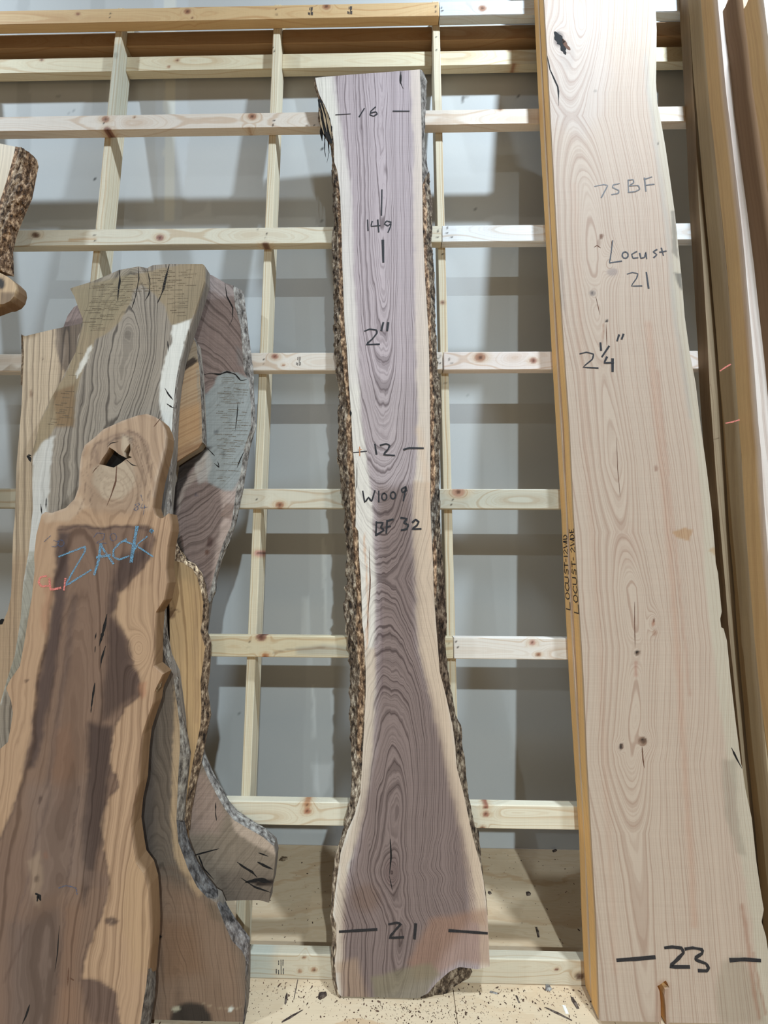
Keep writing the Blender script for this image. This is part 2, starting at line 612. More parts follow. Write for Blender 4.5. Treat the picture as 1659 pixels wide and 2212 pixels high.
def circ(cx, cy, rx, ry, n=12, a0=-90):
    return [(cx + rx * math.cos(math.radians(a0 + 360 * i / n)), cy + ry * math.sin(math.radians(a0 + 360 * i / n))) for i in range(n + 1)]


def crack(name, pts, mat, parent, origin, y, w=3, lift=0.0004, label=None):
    """tapered split in a face"""
    p = resample(pts, max(6, int(len(pts) * 3)))
    n = len(p)
    pr = np.sin(np.linspace(0.12, math.pi - 0.05, n)) ** 0.7
    P = unp(p[:, 0], p[:, 1], y - lift)
    Q = P[:, [0, 2]]
    tn = np.gradient(Q, axis=0); tn /= np.maximum(np.hypot(*tn.T), 1e-9)[:, None]
    nr = np.stack([-tn[:, 1], tn[:, 0]], -1)
    hw = 0.5 * w * np.linalg.norm(P[0] - CR) / F_PX * pr * (1 + .5 * vn(np.arange(n) * .9, np.zeros(n), int(pts[0][0])))
    A_ = Q + nr * hw[:, None]; B_ = Q - nr * hw[:, None]
    V = np.concatenate([np.stack([A_[:, 0], P[:, 1], A_[:, 1]], -1), np.stack([B_[:, 0], P[:, 1], B_[:, 1]], -1)])
    Fc = [[i, i + n, i + n + 1, i + 1] for i in range(n - 1)]
    o = mesh_obj(name, V, Fc, mat, parent, origin)
    if label: o['label'] = label
    return o


# ------------------------------------------------------------------ materials
PINE = wood('pine', line=(205, 160, 105), freq=75, k=0.4, fiber=0.05, saw=0.02, axis='X', dist=0.006, bump=0.08, sawf=200)
PINE_V = wood('pine_stud', line=(205, 160, 105), freq=90, k=0.55, fiber=0.06, saw=0.03, axis='Z', dist=0.004, bump=0.08)
PLY = wood('plywood', line=(214, 176, 130), freq=10, k=0.35, fiber=0.06, saw=0.0, axis='X', dist=0.10, bump=0.05)
DRYWALL = plain_attr('painted_drywall', 0.9, 220, 0.015, 2.5, 0.02)
WALNUT = wood('walnut_face', line=(110, 95, 96), freq=165, k=0.72, fiber=0.10, saw=0.035, dist=0.003)
LOCUST = wood('locust_face', line=(178, 138, 118), freq=110, k=0.42, fiber=0.05, saw=0.035, dist=0.003, bump=0.06)
OLDWAL = wood('aged_walnut_face', line=(88, 76, 72), freq=85, k=0.75, fiber=0.11, saw=0.06, dist=0.006)
OILED = wood('smooth_walnut_face', line=(110, 78, 58), freq=30, k=0.45, fiber=0.06, saw=0.0, dist=0.012, bump=0.05, rough=0.6)
ROUGHW = wood('rough_sawn_face', line=(92, 78, 66), freq=75, k=0.55, fiber=0.12, saw=0.10, dist=0.006, sawf=260, bump=0.35)
EDGEW = wood('sawn_edge', line=(150, 100, 55), freq=60, k=0.35, fiber=0.07, saw=0.02, dist=0.004)
BARK = bark_mat('dark_bark', (30, 23, 19), (92, 76, 62), (168, 152, 132), 75)
BARKG = bark_mat('grey_weathered_edge', (66, 60, 56), (126, 118, 112), (172, 166, 158), 60)
BARKB = bark_mat('brown_edge', (46, 34, 26), (110, 88, 66), (168, 146, 118), 80)
MARKER = ink('black_marker', (32, 29, 32))
PENCIL = ink('grey_crayon', (88, 84, 84), alpha_noise=0.36)
CHALKB = ink('blue_chalk', (104, 150, 178), 0.9, alpha_noise=0.48)
PENB = ink('faint_blue_crayon', (78, 86, 110), 0.9, alpha_noise=0.5)
CHALKR = ink('red_chalk', (214, 122, 112), 0.9, alpha_noise=0.44)
ORANGE = ink('orange_crayon', (190, 120, 70), 0.9, alpha_noise=0.45)
STAMP = ink('stamp_ink', (60, 55, 55), 0.8, alpha_noise=0.4)
DARK = ink('dark_split', (20, 15, 13), 0.95)
KERF = ink('saw_kerf', (104, 90, 74), 0.95, alpha_noise=0.48)
FIBRE = ink('torn_fibre', (150, 128, 100), 0.95)
CRACKB = ink('brown_split', (92, 62, 46), 0.95)
CHIPM = bark_mat('chip_bark', (38, 28, 24), (74, 60, 52), (120, 104, 92), 60)
WHITEC = ink('white_chip', (225, 228, 222), 0.9)

# ------------------------------------------------------------------ room
WY = 0.6245


def grid_axis(lo, a, b, hi, fine, coarse):
    return np.unique(np.round(np.r_[np.arange(lo, a, coarse), np.arange(a, b, fine), np.arange(b, hi + 1e-6, coarse)], 5))


gx = grid_axis(-6.0, -2.7, 2.2, 6.0, 0.014, 0.3)
gz = grid_axis(0.0, 0.001, 5.3, 7.2, 0.014, 0.3)
X, Z = np.meshgrid(gx, gz, indexing='ij')
X = X.ravel(); Z = Z.ravel()
Pw = np.stack([X, np.full(len(X), WY), Z], -1)
fx, fy = proj(Pw @ B)          # B.T @ p for rows
PALE_WALL = (206, 206, 203)
wall_ops = [
    (('poly', [(330, -50), (404, -50), (408, 300), (396, 430), (388, 490), (344, 490), (336, 300)], 2), (200, 203, 205), .5, None),
    (('poly', [(353, -50), (378, -50), (378, 478), (356, 478)], 1), (216, 214, 204), .8, None),
    (('poly', [(35, -50), (62, -50), (66, 330), (38, 330)], 1), (172, 172, 170), .6, None),
    (('poly', [(196, -50), (226, -50), (230, 245), (200, 245)], 1), (172, 172, 170), .5, None),
    (('poly', [(0, 486), (90, 478), (240, 470), (300, 479), (400, 474), (500, 466), (680, 471), (700, 520), (0, 520)], 2), (210, 211, 210), .7, None),
    (('poly', [(960, 470), (990, 478), (1040, 476), (1060, 466), (1180, 470), (1180, 520), (960, 520)], 2), (206, 207, 206), .7, None),
    (('poly', [(392, 470), (440, 455), (452, 430), (462, 470), (460, 500), (400, 500)], 3), (206, 206, 203), .6, None),
    (('poly', [(668, 815), (706, 815), (711, 900), (712, 1010), (722, 1200), (724, 1400), (722, 1600), (726, 1800), (650, 1800), (668, 1300)], 1.5), PALE_WALL, .55, None),  # joint mud along the seam
    (('poly', [(500, 815), (706, 815), (711, 900), (712, 1010), (722, 1200), (724, 1400), (722, 1600), (726, 1800), (500, 1800)], 1.5), (200, 200, 198), .35, None),
    (('poly', [(694, 1165), (702, 1165), (708, 1380), (700, 1380)], 1.5), (222, 222, 218), .7, None),
    (('poly', [(655, 1290), (668, 1290), (668, 1400), (650, 1400)], 3), (222, 222, 218), .5, None),
    (('poly', [(672, 1480), (678, 1480), (684, 1590), (676, 1600)], 1.5), (222, 222, 218), .6, None),
    (('poly', [(672, 1650), (715, 1650), (712, 1700), (688, 1735), (678, 1720)], 5), (224, 224, 222), .7, None),
    (('poly', [(1100, 590), (1115, 540), (1117, 1640), (1100, 1640)], 1.5), PALE_WALL, .25, None),  # faintly paler strip with a straight right edge
    (('line', [(120, 207), (128, 210)], 2, .6), (130, 130, 130), .9, None),
    (('line', [(146, 246), (158, 240), (166, 238)], 1.5, .6), (150, 150, 150), .9, None),
    (('line', [(997, 222), (1001, 208)], 5, 1), (110, 108, 105), .95, None),
    (('line', [(1003, 208), (1014, 207)], 3, .8), (140, 136, 130), .9, None),
    (('line', [(1112, 214), (1120, 208)], 2, .8), (90, 88, 85), .9, None),
]
for (px_, py_) in [(206, 388), (533, 331), (698, 322), (699, 478), (518, 1540), (1008, 855), (1025, 453)]:
    wall_ops.append((('ell', px_, py_, 2.2, 2.2, .4), (60, 58, 56), 1, None))
wcol, _w = paint(fx, fy, (190, 190, 188), wall_ops, warp=2.5, seed=21)
nzz = len(gz)
i_, j_ = np.meshgrid(np.arange(len(gx) - 1), np.arange(nzz - 1), indexing='ij')
a_ = (i_ * nzz + j_).ravel()
q_ = np.stack([a_, a_ + nzz, a_ + nzz + 1, a_ + 1], -1)
# thickness: a back sheet
nW = len(Pw)
Vb = np.array([[-6, WY + .12, 0], [6, WY + .12, 0], [6, WY + .12, 7.2], [-6, WY + .12, 7.2], [-6, WY, 0], [6, WY, 0], [6, WY, 7.2], [-6, WY, 7.2]])
Fb = [[1, 0, 3, 2], [0, 1, 5, 4], [2, 3, 7, 6], [3, 0, 4, 7], [1, 2, 6, 5]]
wall = mesh_obj('wall_back', np.concatenate([Pw, Vb]), q_.tolist() + [[k + nW for k in f] for f in Fb], DRYWALL, None, (0, 0, 0),
                dict(Col=np.concatenate([wcol, np.tile(lin((190, 190, 188)), (8, 1))])), lean=False)
tag(wall, kind='structure')


def boxmesh(x0, x1, y0, y1, z0, z1):
    V = [(x0, y0, z0), (x1, y0, z0), (x1, y1, z0), (x0, y1, z0), (x0, y0, z1), (x1, y0, z1), (x1, y1, z1), (x0, y1, z1)]
    Fc = [[3, 2, 1, 0], [4, 5, 6, 7], [0, 1, 5, 4], [1, 2, 6, 5], [2, 3, 7, 6], [3, 0, 4, 7]]
    return V, Fc


conc, _nt, _bs = new_mat('concrete', 0.9)
_bs.inputs['Base Color'].default_value = (*lin((176, 142, 104)), 1)
V, Fc = boxmesh(-6, 6, -8, WY, -0.2, -0.018)
floor = mesh_obj('floor', V, Fc, conc, None, (0, 0, 0), lean=False)
tag(floor, kind='structure')
SEAM = unp_w(983, 2170, 2, 0.0)[0]
for row in range(3):
    for cidx in range(-2, 2):
        x0 = SEAM + cidx * 2.44 + 0.0012; x1 = x0 + 2.4376
        y1 = WY - 0.002 - row * 1.222; y0 = y1 - 1.22
        gxx = np.linspace(x0, x1, 25); gyy = np.linspace(y0, y1, 13)
        XX, YY = np.meshgrid(gxx, gyy, indexing='ij')
        n = XX.size
        V = np.concatenate([np.stack([XX.ravel(), YY.ravel(), np.zeros(n)], -1), np.array(boxmesh(x0, x1, y0, y1, -0.018, 0.0)[0])])
        i_, j_ = np.meshgrid(np.arange(24), np.arange(12), indexing='ij')
        a_ = (i_ * 13 + j_).ravel()
        Fc = np.stack([a_, a_ + 13, a_ + 14, a_ + 1], -1).tolist() + [[k + n for k in f] for f in boxmesh(0, 1, 0, 1, 0, 1)[1] if f != [4, 5, 6, 7]]
        cc = np.tile(lin((200, 176, 146)), (len(V), 1)) * (1 + 0.05 * rng.randn())
        mesh_obj('plywood_sheet', V, Fc, PLY, floor, (0, 0, 0), dict(Col=cc, g=V[:, 1] + 0.3 * vn(V[:, 0] * 1.3, V[:, 1] * 2, row + 5), w=np.ones(len(V))))

dk, _nt, _bs = new_mat('dark_ceiling_deck', 0.9)
_bs.inputs['Base Color'].default_value = (0.10, 0.10, 0.10, 1)
V, Fc = boxmesh(-6, 6, -8, WY, 7.2, 7.3)
ceil_ = mesh_obj('ceiling', V, Fc, dk, None, (0, 0, 0), lean=False)  # unseen ceiling, added dark to cut ambient light on the upper wall
tag(ceil_, kind='structure')

# ------------------------------------------------------------------ lumber rack
rack = empty('lumber_rack', (0, 0, 0))
tag(rack, 'pale pine rack of crossed studs and rails leaning on the white wall', 'rack')
ST = {1: -1.4947, 2: -0.6305, 3: 0.2424}
TOPZ = 4.60


def ghor(seed, knots=(), dd=14):
    def f(x, y):
        yc = y + 5 * fbm(x / 170, y / 40, seed) + 0.0
        y0_ = np.median(y)
        d = dd * (1.2 + 1.0 * vn(x / 140, 0 * x, seed + 2))
        g = np.sqrt((yc - y0_ + 8 * vn(x / 260, 0 * x, seed + 4)) ** 2 + d ** 2)
        for (kx, ky, r) in knots:
            q = np.hypot((x - kx) / 1.5, y - ky)
            wk = np.exp(-(q / (r * 1.7)) ** 2)
            g = g * (1 - wk) + (q * 1.2 + 10) * wk
        return g / 430.
    return f


def knot_ops(kn):
    o = []
    for k in kn:
        x, y, r = k[:3]
        c = k[3] if len(k) > 3 else (158, 104, 70)
        o.append((('ell', x, y, r * 1.9, r * 1.1, .5), (206, 168, 120), .45, None))
        o.append((('ell', x, y, r * .95, r * .75, .25), c, .85, .6))
        o.append((('ell', x, y, r * .35, r * .3, .4), (84, 52, 36), .8, None))
    return o


def nails(pts, r=1.9):
    return [(('ell', x, y, r, r, .4), (60, 46, 36), 1, None) for x, y in pts]


GR = (150, 148, 130)
#          name  z_top   x0     x1   base colour      knots, nails, extra ops
J0 = unp(949, 30, 0)[0]; J3 = unp(954.5, 510, 0)[0]; J4 = unp(957, 780, 0)[0]; J6 = unp(979.5, 1400, 0)[0]
PG = (.86, .895, 1.02)
RAILS = [
    (4.5335, -3.0, J0 - .001, (214, 176, 122), [(168, 30, 5), (405, 25, 8), (416, 39, 3), (705, 14, 9)], [(239, 29), (238, 38), (597, 21), (597, 32), (941, 14), (941, 25)], [], 'orange tinted top rail'),
    (4.5335, J0 + .001, 2.6, (216, 214, 204), [(1042, 18, 9)], [(953, 17), (957, 23), (955, 24)], [(('poly', [(952, 12), (1120, 5), (1120, 34), (952, 38)], 9), (188, 194, 190), .35, None)], 'bleached white top rail'),
    (3.8845, -2.9, 1.95, (226, 208, 182), [(228, 258, 9), (232, 281, 9, (130, 74, 52)), (545, 251, 10), (538, 279, 6), (1080, 235, 6), (290, 253, 3)], [(224, 267), (592, 260), (590, 270), (680, 271)], [], None),
    (3.2406, -3.0, J3 - .001, (222, 208, 176), [(77, 508, 9, (96, 66, 44)), (345, 513, 9, (150, 96, 80)), (573, 529, 9, (104, 60, 44))], [(204, 507), (206, 519), (556, 496), (577, 505), (574, 514), (946, 499), (945, 512)], [(('line', [(150, 518), (206, 516)], 5, 2), (196, 150, 96), .7, None)], None),
    (3.2406, J3 + .001, 2.6, (230, 224, 210), [], [(966, 493), (965, 504), (975, 512)], [], None),
    (2.5913, -3.0, J4 - .0025, (222, 206, 182), [(594, 770, 8, (164, 108, 88)), (613, 788, 3)], [(571, 777), (571, 788), (946, 775), (950, 784), (952, 769)], [], None),
    (2.5913, J4 + .0025, 2.6, (228, 210, 190), [(1037, 772, 13), (1152, 779, 8, (150, 92, 72))], [(969, 776), (975, 773), (975, 785)], [], None),
    (1.9435, -2.9, 1.95, (206, 192, 162), [(604, 1091, 10), (990, 1062, 15, (176, 128, 100))], [(555, 1079), (979, 1079), (976, 1089)], [(('poly', [(700, 1060), (750, 1060), (750, 1098), (700, 1098)], 6), GR, .4, None), (('poly', [(950, 1060), (1205, 1060), (1205, 1098), (950, 1098)], 12), (176, 172, 150), .5, .9)], None),
    (1.3017, -3.0, J6 - .001, (210, 190, 150), [(564, 1376, 12, (116, 60, 46)), (573, 1416, 8, (176, 110, 60))], [(539, 1388), (537, 1400), (971, 1389), (972, 1408)], [(('poly', [(640, 1400), (700, 1392), (760, 1396), (760, 1418), (640, 1414)], 6), (150, 148, 134), .55, None), (('line', [(590, 1412), (620, 1403), (700, 1399)], 3, 2), (120, 100, 80), .5, None)], None),
    (1.3017, J6 + .001, 2.6, (226, 212, 190), [(1150, 1388, 8, (190, 140, 120)), (1163, 1414, 6)], [(985, 1385), (989, 1398)], [], None),
    (0.6417, -2.9, 1.95, (226, 210, 176), [(663, 1738, 9, (186, 128, 84)), (664, 1753, 9, (176, 110, 76)), (1050, 1743, 7, (150, 84, 60)), (1050, 1759, 8, (160, 100, 76)), (1042, 1788, 6)], [(520, 1752)], [], None),
    (0.0879, -2.9, 1.95, (216, 198, 164), [(1203, 2094, 5, (120, 50, 40)), (1252, 2108, 11, (96, 70, 52)), (657, 2068, 4), (678, 2095, 6), (648, 2098, 4)], [(1098, 2062)], [(('poly', [(530, 2040), (590, 2040), (590, 2120), (530, 2120)], 14), (186, 188, 168), .6, None)], None),
]
rails = []
for k, (zt, x0, x1, base, kn, nl, ex, lab) in enumerate(RAILS):
    zb = zt - 0.0889 if k < len(RAILS) - 1 else 0.0008
    e = 0.003
    o = plate('rail', [(x0 + e, zb + e), (x1 - e, zb + e), (x1 - e, zt - e), (x0 + e, zt - e)], 0.0, 0.0381, PINE, rack, (0, 0, 0),
              step=0.0075, pix=False, gain=PG, base=base, ops=ex + knot_ops(kn) + nails(nl), g=ghor(k * 7 + 3, [t[:3] for t in kn]), warp=1.2, seed=k + 40, ease=e, side_w=.6)
    if lab: o['label'] = lab
    rails.append(o)
# studs: 2x4 on edge behind the rails
tilt = {1: 0.0003, 2: -0.0021, 3: -0.0095}
studs = {}
for k, x in list(ST.items()) + [(0, -2.37), (4, 1.11), (5, 1.98)]:
    t = tilt.get(k, 0)
    e = 0.003
    xb, xt = x + t * (0 - 1.5), x + t * (TOPZ - 1.5)
    ops = []
    if k == 1: ops = [(('poly', [(245, 95), (262, 95), (250, 250), (230, 250)], 4), (186, 184, 160), .6, None), (('ell', 250, 120, 5, 7, .5), (130, 128, 110), .5, None)]
    if k == 2: ops = knot_ops([(557, 1195, 9, (206, 150, 130))]) + nails([(597, 5), (590, 103), (593, 111)])
    if k == 3: ops = knot_ops([(956, 654, 5, (140, 88, 70))]) + nails([(942, 80), (943, 108), (957, 549), (962, 827)])
    studs[k] = plate('stud', [(xb + e, 0.001), (xb + .0381 - e, 0.001), (xt + .0381 - e, TOPZ), (xt + e, TOPZ)], 0.0383, 0.0889, PINE_V, rack, (0, 0, 0),
                     step=0.008, pix=False, gain=PG, base=(224, 208, 172), ops=ops, warp=1, seed=k + 60, ease=e, side_w=.7)
# blocking set between the studs at their back edge, and a doubled block under the top rail
bays = [(-2.37, -1.4947), (-1.4947, -0.6305), (-0.6305, 0.2424), (0.2424, 1.11), (1.11, 1.98)]
for bi_, (xa, xb_) in enumerate(bays):
    for (zb, h, yf, th, base) in ((4.272, .093, .0893, .0378, (224, 208, 166)), (4.414, .0889, .0766, .0502, (176, 140, 96))):
        zc = zb + h / 2
        ta = xa + .0381 + (tilt[3] * (zc - 1.5) if abs(xa - .2424) < .01 else tilt[2] * (zc - 1.5) if abs(xa + .6305) < .01 else 0) + .0006
        tb = xb_ + (tilt[3] * (zc - 1.5) if abs(xb_ - .2424) < .01 else tilt[2] * (zc - 1.5) if abs(xb_ + .6305) < .01 else 0) - .0006
        kn = {1: [(383, 130, 4), (364, 144, 3)], 0: [(90, 130, 4)], 3: [(1100, 108, 4), (1110, 143, 7)]}.get(bi_, []) if h > .09 else []
        e = .002
        plate('blocking', [(ta + e, zb + e), (tb - e, zb + e), (tb - e, zb + h - e), (ta + e, zb + h - e)], yf, th, PINE, rack, (0, 0, 0), step=0.0085, pix=False, gain=(.84, .86, 1.0),
              base=base, ops=knot_ops(kn), g=ghor(90 + bi_ * 3 + int(h * 1000)), warp=1.5, seed=bi_ + 80, ease=e, side_w=.7)


def grade_stamp(parent, x, y, s=1.0, plane=0.0):
    L_ = [[(x, y - 9 * s), (x + .4, y + 9 * s)], [(x - 3 * s, y - 8 * s), (x - 3 * s, y - 3 * s)], [(x - 3.2 * s, y + 4 * s), (x - 3 * s, y + 9 * s)],
          [(x + 3 * s, y + 2 * s), (x + 3 * s, y + 9 * s)], [(x - 6 * s, y + 3 * s), (x - 6 * s, y + 8 * s)], [(x + 2.6 * s, y - 9 * s), (x + 2.4 * s, y - 2 * s)]]
    strokes('grade_stamp', [(l, 1.3) for l in L_], STAMP, parent, (0, 0, 0), y=plane, joined=True)


grade_stamp(rails[0], 672, 24, .9); grade_stamp(rails[0], 757, 22, .9)
grade_stamp(rails[5], 646, 780, 1.0); grade_stamp(rails[11], 607, 2089, 1.7)

# ------------------------------------------------------------------ slabs
SC = 2.37


def z6(p): return [(x / 2.37 + 560, y / 2.37 + 540) for x, y in p]
def z7(p): return [(x / 2.37 + 560, y / 2.37 + 1080) for x, y in p]
def zb_(p): return [(x / 2.0737 + 500, y / 2.0737 + 1640) for x, y in p]
def q1(p): return [(x / 3.136 + 1130, y / 3.136) for x, y in p]
def q2(p): return [(x / 3.136 + 1130, y / 3.136 + 540) for x, y in p]
def q3(p): return [(x / 3.136 + 1130, y / 3.136 + 1080) for x, y in p]
def q4(p): return [(x / 3.136 + 1130, y / 3.136 + 1640) for x, y in p]
def a1(p): return [(x / 2.676, y / 2.676 + 540) for x, y in p]
def a2(p): return [(x / 2.676, y / 2.676 + 1080) for x, y in p]
def a3(p): return [(x / 2.676, y / 2.676 + 1640) for x, y in p]


def K(*items):       # knot rings: (x, y, r)
    o = []
    for (x, y, rx, ry, c, a) in items: o.append((('ell', x, y, rx, ry, .4), c, a, None))
    return o


# ---- middle slab -------------------------------------------------------------
YM = -0.056
mL = [(681, 168), (684, 185), (690, 205), (700, 225), (711, 250), (718, 280), (721, 310), (722, 350), (729, 370), (735, 420), (738, 500), (739, 560), (741, 600), (743.5, 680), (745.6, 715), (749, 745), (754, 830), (759, 900), (761.7, 962), (765, 1000), (768, 1060), (769, 1100), (768, 1138), (774, 1147), (776, 1206), (780, 1257), (783, 1350), (786.6, 1375), (790, 1443), (790, 1502), (785.7, 1586), (783, 1640), (778.7, 1712), (766, 1760), (750.8, 1794), (736, 1842), (730.5, 1881), (724, 1929), (719, 1977), (726, 1997), (727, 2050), (723, 2074), (726.6, 2122), (731.5, 2146), (737, 2162)]
mR = [(907, 150), (909, 200), (911, 300), (912, 400), (913.5, 500), (915.5, 540), (918, 600), (922, 666), (925, 709), (927, 776), (928, 835), (929, 962), (929.5, 1080), (930.5, 1122), (934.7, 1206), (937, 1282), (942, 1350), (946, 1400), (950, 1451), (963, 1502), (977.7, 1569), (982, 1603), (987, 1660), (1001, 1712), (1011, 1760), (1018, 1794), (1028, 1833), (1037.7, 1866), (1046, 1910), (1053, 1977), (1056, 2040), (1058, 2088)]
mBot = [(1030, 2094), (1011, 2091), (992, 2089), (972, 2098), (944, 2122), (924, 2146), (902, 2164), (860, 2165), (789, 2162.5)]
top = [(700, 166), (760, 161), (830, 156)]
outline = top + mR + mBot + mL[::-1]
HEART = (170, 154, 153)
SAP = (214, 204, 192)
mcx = [(822, 100), (828, 400), (836, 700), (850, 1000), (862, 1150), (868, 1400), (868, 1600), (860, 1750), (846, 1880), (880, 2000), (860, 2200)]
mdd = [(100, 6), (400, 12), (600, 18), (760, 28), (950, 48), (1080, 78), (1250, 112), (1400, 84), (1500, 60), (1620, 40), (1750, 24), (1880, 10), (2000, 22), (2200, 40)]
_mg = gfield


def gM(x, y):
    g = gfield(x, y, mcx, mdd, [(846, 1885, 30, 52, 1.5)], wob=7, seed=14)
    # wavy figure to the right of the bottom swirl
    wv = np.exp(-((x - 950) / 70) ** 2 - ((y - 1900) / 90) ** 2)
    return g + wv * (7 * np.sin(y / 17.0 + x / 30.) + 3 * np.sin(y / 8.)) / 430. + 0.006 * fbm(x / 18, y / 70, 77)


mops = [
    # heartwood, sapwood left band, sapwood right band
    (('left', [(720, 150), (742, 300), (760, 400), (765, 600), (772, 700), (778, 900), (795, 1010), (805, 1100), (812, 1250), (808, 1400), (812, 1500), (806, 1600), (800, 1680), (786, 1760), (764, 1830), (748, 1900), (738, 2000), (738, 2200)], 5), SAP, .95, .35),
    (('right', [(885, 150), (893, 300), (893, 500), (896, 700), (902, 900), (898, 1000), (890, 1100), (893, 1250), (904, 1400), (930, 1520), (955, 1620), (975, 1720), (1000, 1800), (1022, 1900), (1035, 2000), (1040, 2200)], 5), (208, 190, 172), .9, .35),
    (('poly', [(893, 1040), (930, 1040), (942, 1350), (985, 1640), (1040, 1860), (1052, 2000), (1020, 1990), (990, 1800), (945, 1600), (905, 1400), (893, 1200)], 6), (188, 160, 134), .6, None),
    (('poly', [(790, 1400), (812, 1400), (808, 1600), (790, 1760), (750, 1870), (745, 2100), (724, 2100), (722, 1980), (735, 1850), (775, 1740)], 5), (190, 164, 140), .6, None),
    (('all',), None, 0, None),
    (('poly', [(815, 1050), (890, 1050), (905, 1400), (960, 1620), (1010, 1850), (1020, 1985), (960, 2060), (930, 2110), (880, 2130), (780, 2175), (742, 2175), (740, 1960), (775, 1800), (810, 1600), (818, 1350)], 16), (118, 98, 91), .85, None),
    (('poly', [(700, 160), (900, 150), (905, 620), (900, 820), (770, 820), (740, 300)], 30), (188, 170, 172), .45, None),
    (('poly', [(930, 1985), (1060, 1960), (1062, 2085), (990, 2080), (940, 2110), (900, 2120), (880, 2080)], 10), (150, 112, 90), .6, .4),
    (('poly', [(800, 2110), (860, 2095), (930, 2080), (950, 2105), (905, 2170), (810, 2170)], 7), (128, 116, 94), .8, .3),
    (('poly', [(725, 2080), (770, 2070), (800, 2170), (735, 2170)], 10), (172, 142, 116), .6, None),
    (('line', [(787, 1150), (795, 1300), (793, 1400)], 3, 2), (196, 140, 96), .7, None),
    (('ell', 846, 1885, 16, 34, .4), (104, 84, 80), .6, None),
    (('ell', 790, 1940, 30, 30, .5), (112, 84, 66), .45, None),
    (('ell', 888, 1620, 5, 5, .5), (210, 180, 160), .0, None),
    (('line', [(905, 930), (930, 1080), (935, 1200)], 14, 8), (206, 176, 150), .5, None),
    (('poly', [(684, 170), (716, 168), (728, 260), (722, 300)], 8), (224, 216, 200), .6, None),
    (('line', [(824, 1300), (826, 1500)], 3, 3), (100, 80, 84), .5, None),
]
mo = (unp(800, 2165, YM)[0], YM, 0.0)
slabM = empty('walnut_plank', mo)
tag(slabM, 'purplish walnut slab with bark on both edges standing alone at centre, marked W1009', 'plank')
MH = None
plate('plank_face', outline, YM, 0.052, WALNUT, slabM, mo, step=0.0062, base=HEART, ops=mops, g=gM, warp=3, seed=4, zmin=0.0005, side=(96, 84, 74))
mLo = [(679, 169), (680, 190), (686, 205), (690, 235), (688, 258), (697, 285), (716, 315), (718, 370), (721, 400), (722, 500), (720, 540), (722, 640), (722, 720), (724, 780), (730, 830), (730, 880), (734, 950), (733, 990), (739, 1040), (744, 1100), (746, 1160), (750, 1200), (748, 1260), (746, 1300), (748, 1350), (753, 1400), (753, 1450), (754, 1500), (756, 1560), (760, 1620), (764, 1660), (762, 1712), (752, 1760), (741, 1794), (726.6, 1842), (719, 1881), (717, 1930), (714.6, 1977), (719, 2010), (717, 2060), (722, 2122), (728, 2146), (734, 2160)]
mRo = [(916, 160), (923, 177), (921, 217), (918, 250), (917, 300), (924, 370), (926, 400), (931, 440), (930, 490), (931, 540), (935, 590), (937, 640), (940, 700), (941, 760), (946, 800), (950, 850), (948, 900), (949, 960), (950, 1000), (947, 1030), (946, 1060), (948, 1100), (949, 1160), (953, 1200), (958, 1249), (962, 1308), (961, 1350), (960, 1400), (967, 1451), (975, 1502), (983, 1544), (993, 1574), (997, 1628), (1000, 1660), (1004, 1700), (1009, 1740), (1020, 1780), (1031, 1800), (1039, 1850), (1046, 1880)]
GRY = (2.6, 2.8, 3.1)
bark('bark', mL[8:37], mLo[7:34], YM, -0.004, BARK, slabM, mo, amp=0.011, seed=5, side=-1, sx=40, step=0.0045, m=11,
     tint=[(1, 4, 380, 2200, (1.5, 1.25, 1.05)), (0, 11, 1650, 2250, (1.5, 1.55, 1.6))])
bark('bark', mL[36:], mLo[33:], YM, -0.006, BARK, slabM, mo, amp=0.005, seed=15, side=-1, step=0.006, m=8, tint=[(0, 12, 1600, 2250, (1.8, 1.8, 1.8))])
bark('torn_edge', mL[:10], mLo[:9], YM, -0.012, BARK, slabM, mo, amp=0.006, seed=6, side=-1, tint=[(0, 12, 150, 400, (1.1, 1.0, .9))])
bark('bark', mR[3:30], mRo[5:38], YM, -0.004, BARK, slabM, mo, amp=0.011, seed=8, side=1, step=0.0045, m=11,
     tint=[(1, 4, 350, 1300, (1.7, 1.4, 1.2)), (0, 12, 1090, 1180, (.9, 1.0, 1.15)), (0, 12, 1330, 1560, (.55, .48, .45))])
bark('grey_edge', mR[:4], mRo[:6], YM, -0.006, BARKG, slabM, mo, amp=0.004, seed=9, side=1, tint=[(0, 12, 100, 400, (.72, .7, .68))])
# ragged bark pocket under the bottom corner
pk = [(905, 2163), (926, 2146), (946, 2123), (973, 2101), (992, 2092), (1012, 2094), (1019, 2105), (1014, 2112), (990, 2128), (950, 2158), (925, 2166)]
bark('bark_pocket', [(903, 2162), (924, 2145), (944, 2121), (972, 2097), (992, 2088), (1012, 2090)], [(930, 2168), (952, 2158), (974, 2142), (996, 2126), (1012, 2114), (1020, 2100)], YM + .006, -0.01, BARK, slabM, mo, amp=0.006, seed=19, side=1, yo=-0.03)
for i, (w_, p_) in enumerate([(2.6, [(843, 1812), (845, 1850), (841, 1892)]), (1.6, [(841, 1892), (848, 1925)]), (2.2, [(866, 154), (865, 178), (871, 192)]), (3.5, [(757, 885), (758, 900)]),
                              (2.0, [(797, 1180), (800, 1260), (794, 1340), (795, 1380)]), (1.6, [(771, 1000), (771, 1045), (768, 1060)]), (2.6, [(780, 1660), (783, 1600), (787, 1560)])]):
    crack('split', p_, DARK if i != 4 else CRACKB, slabM, mo, YM, w_)
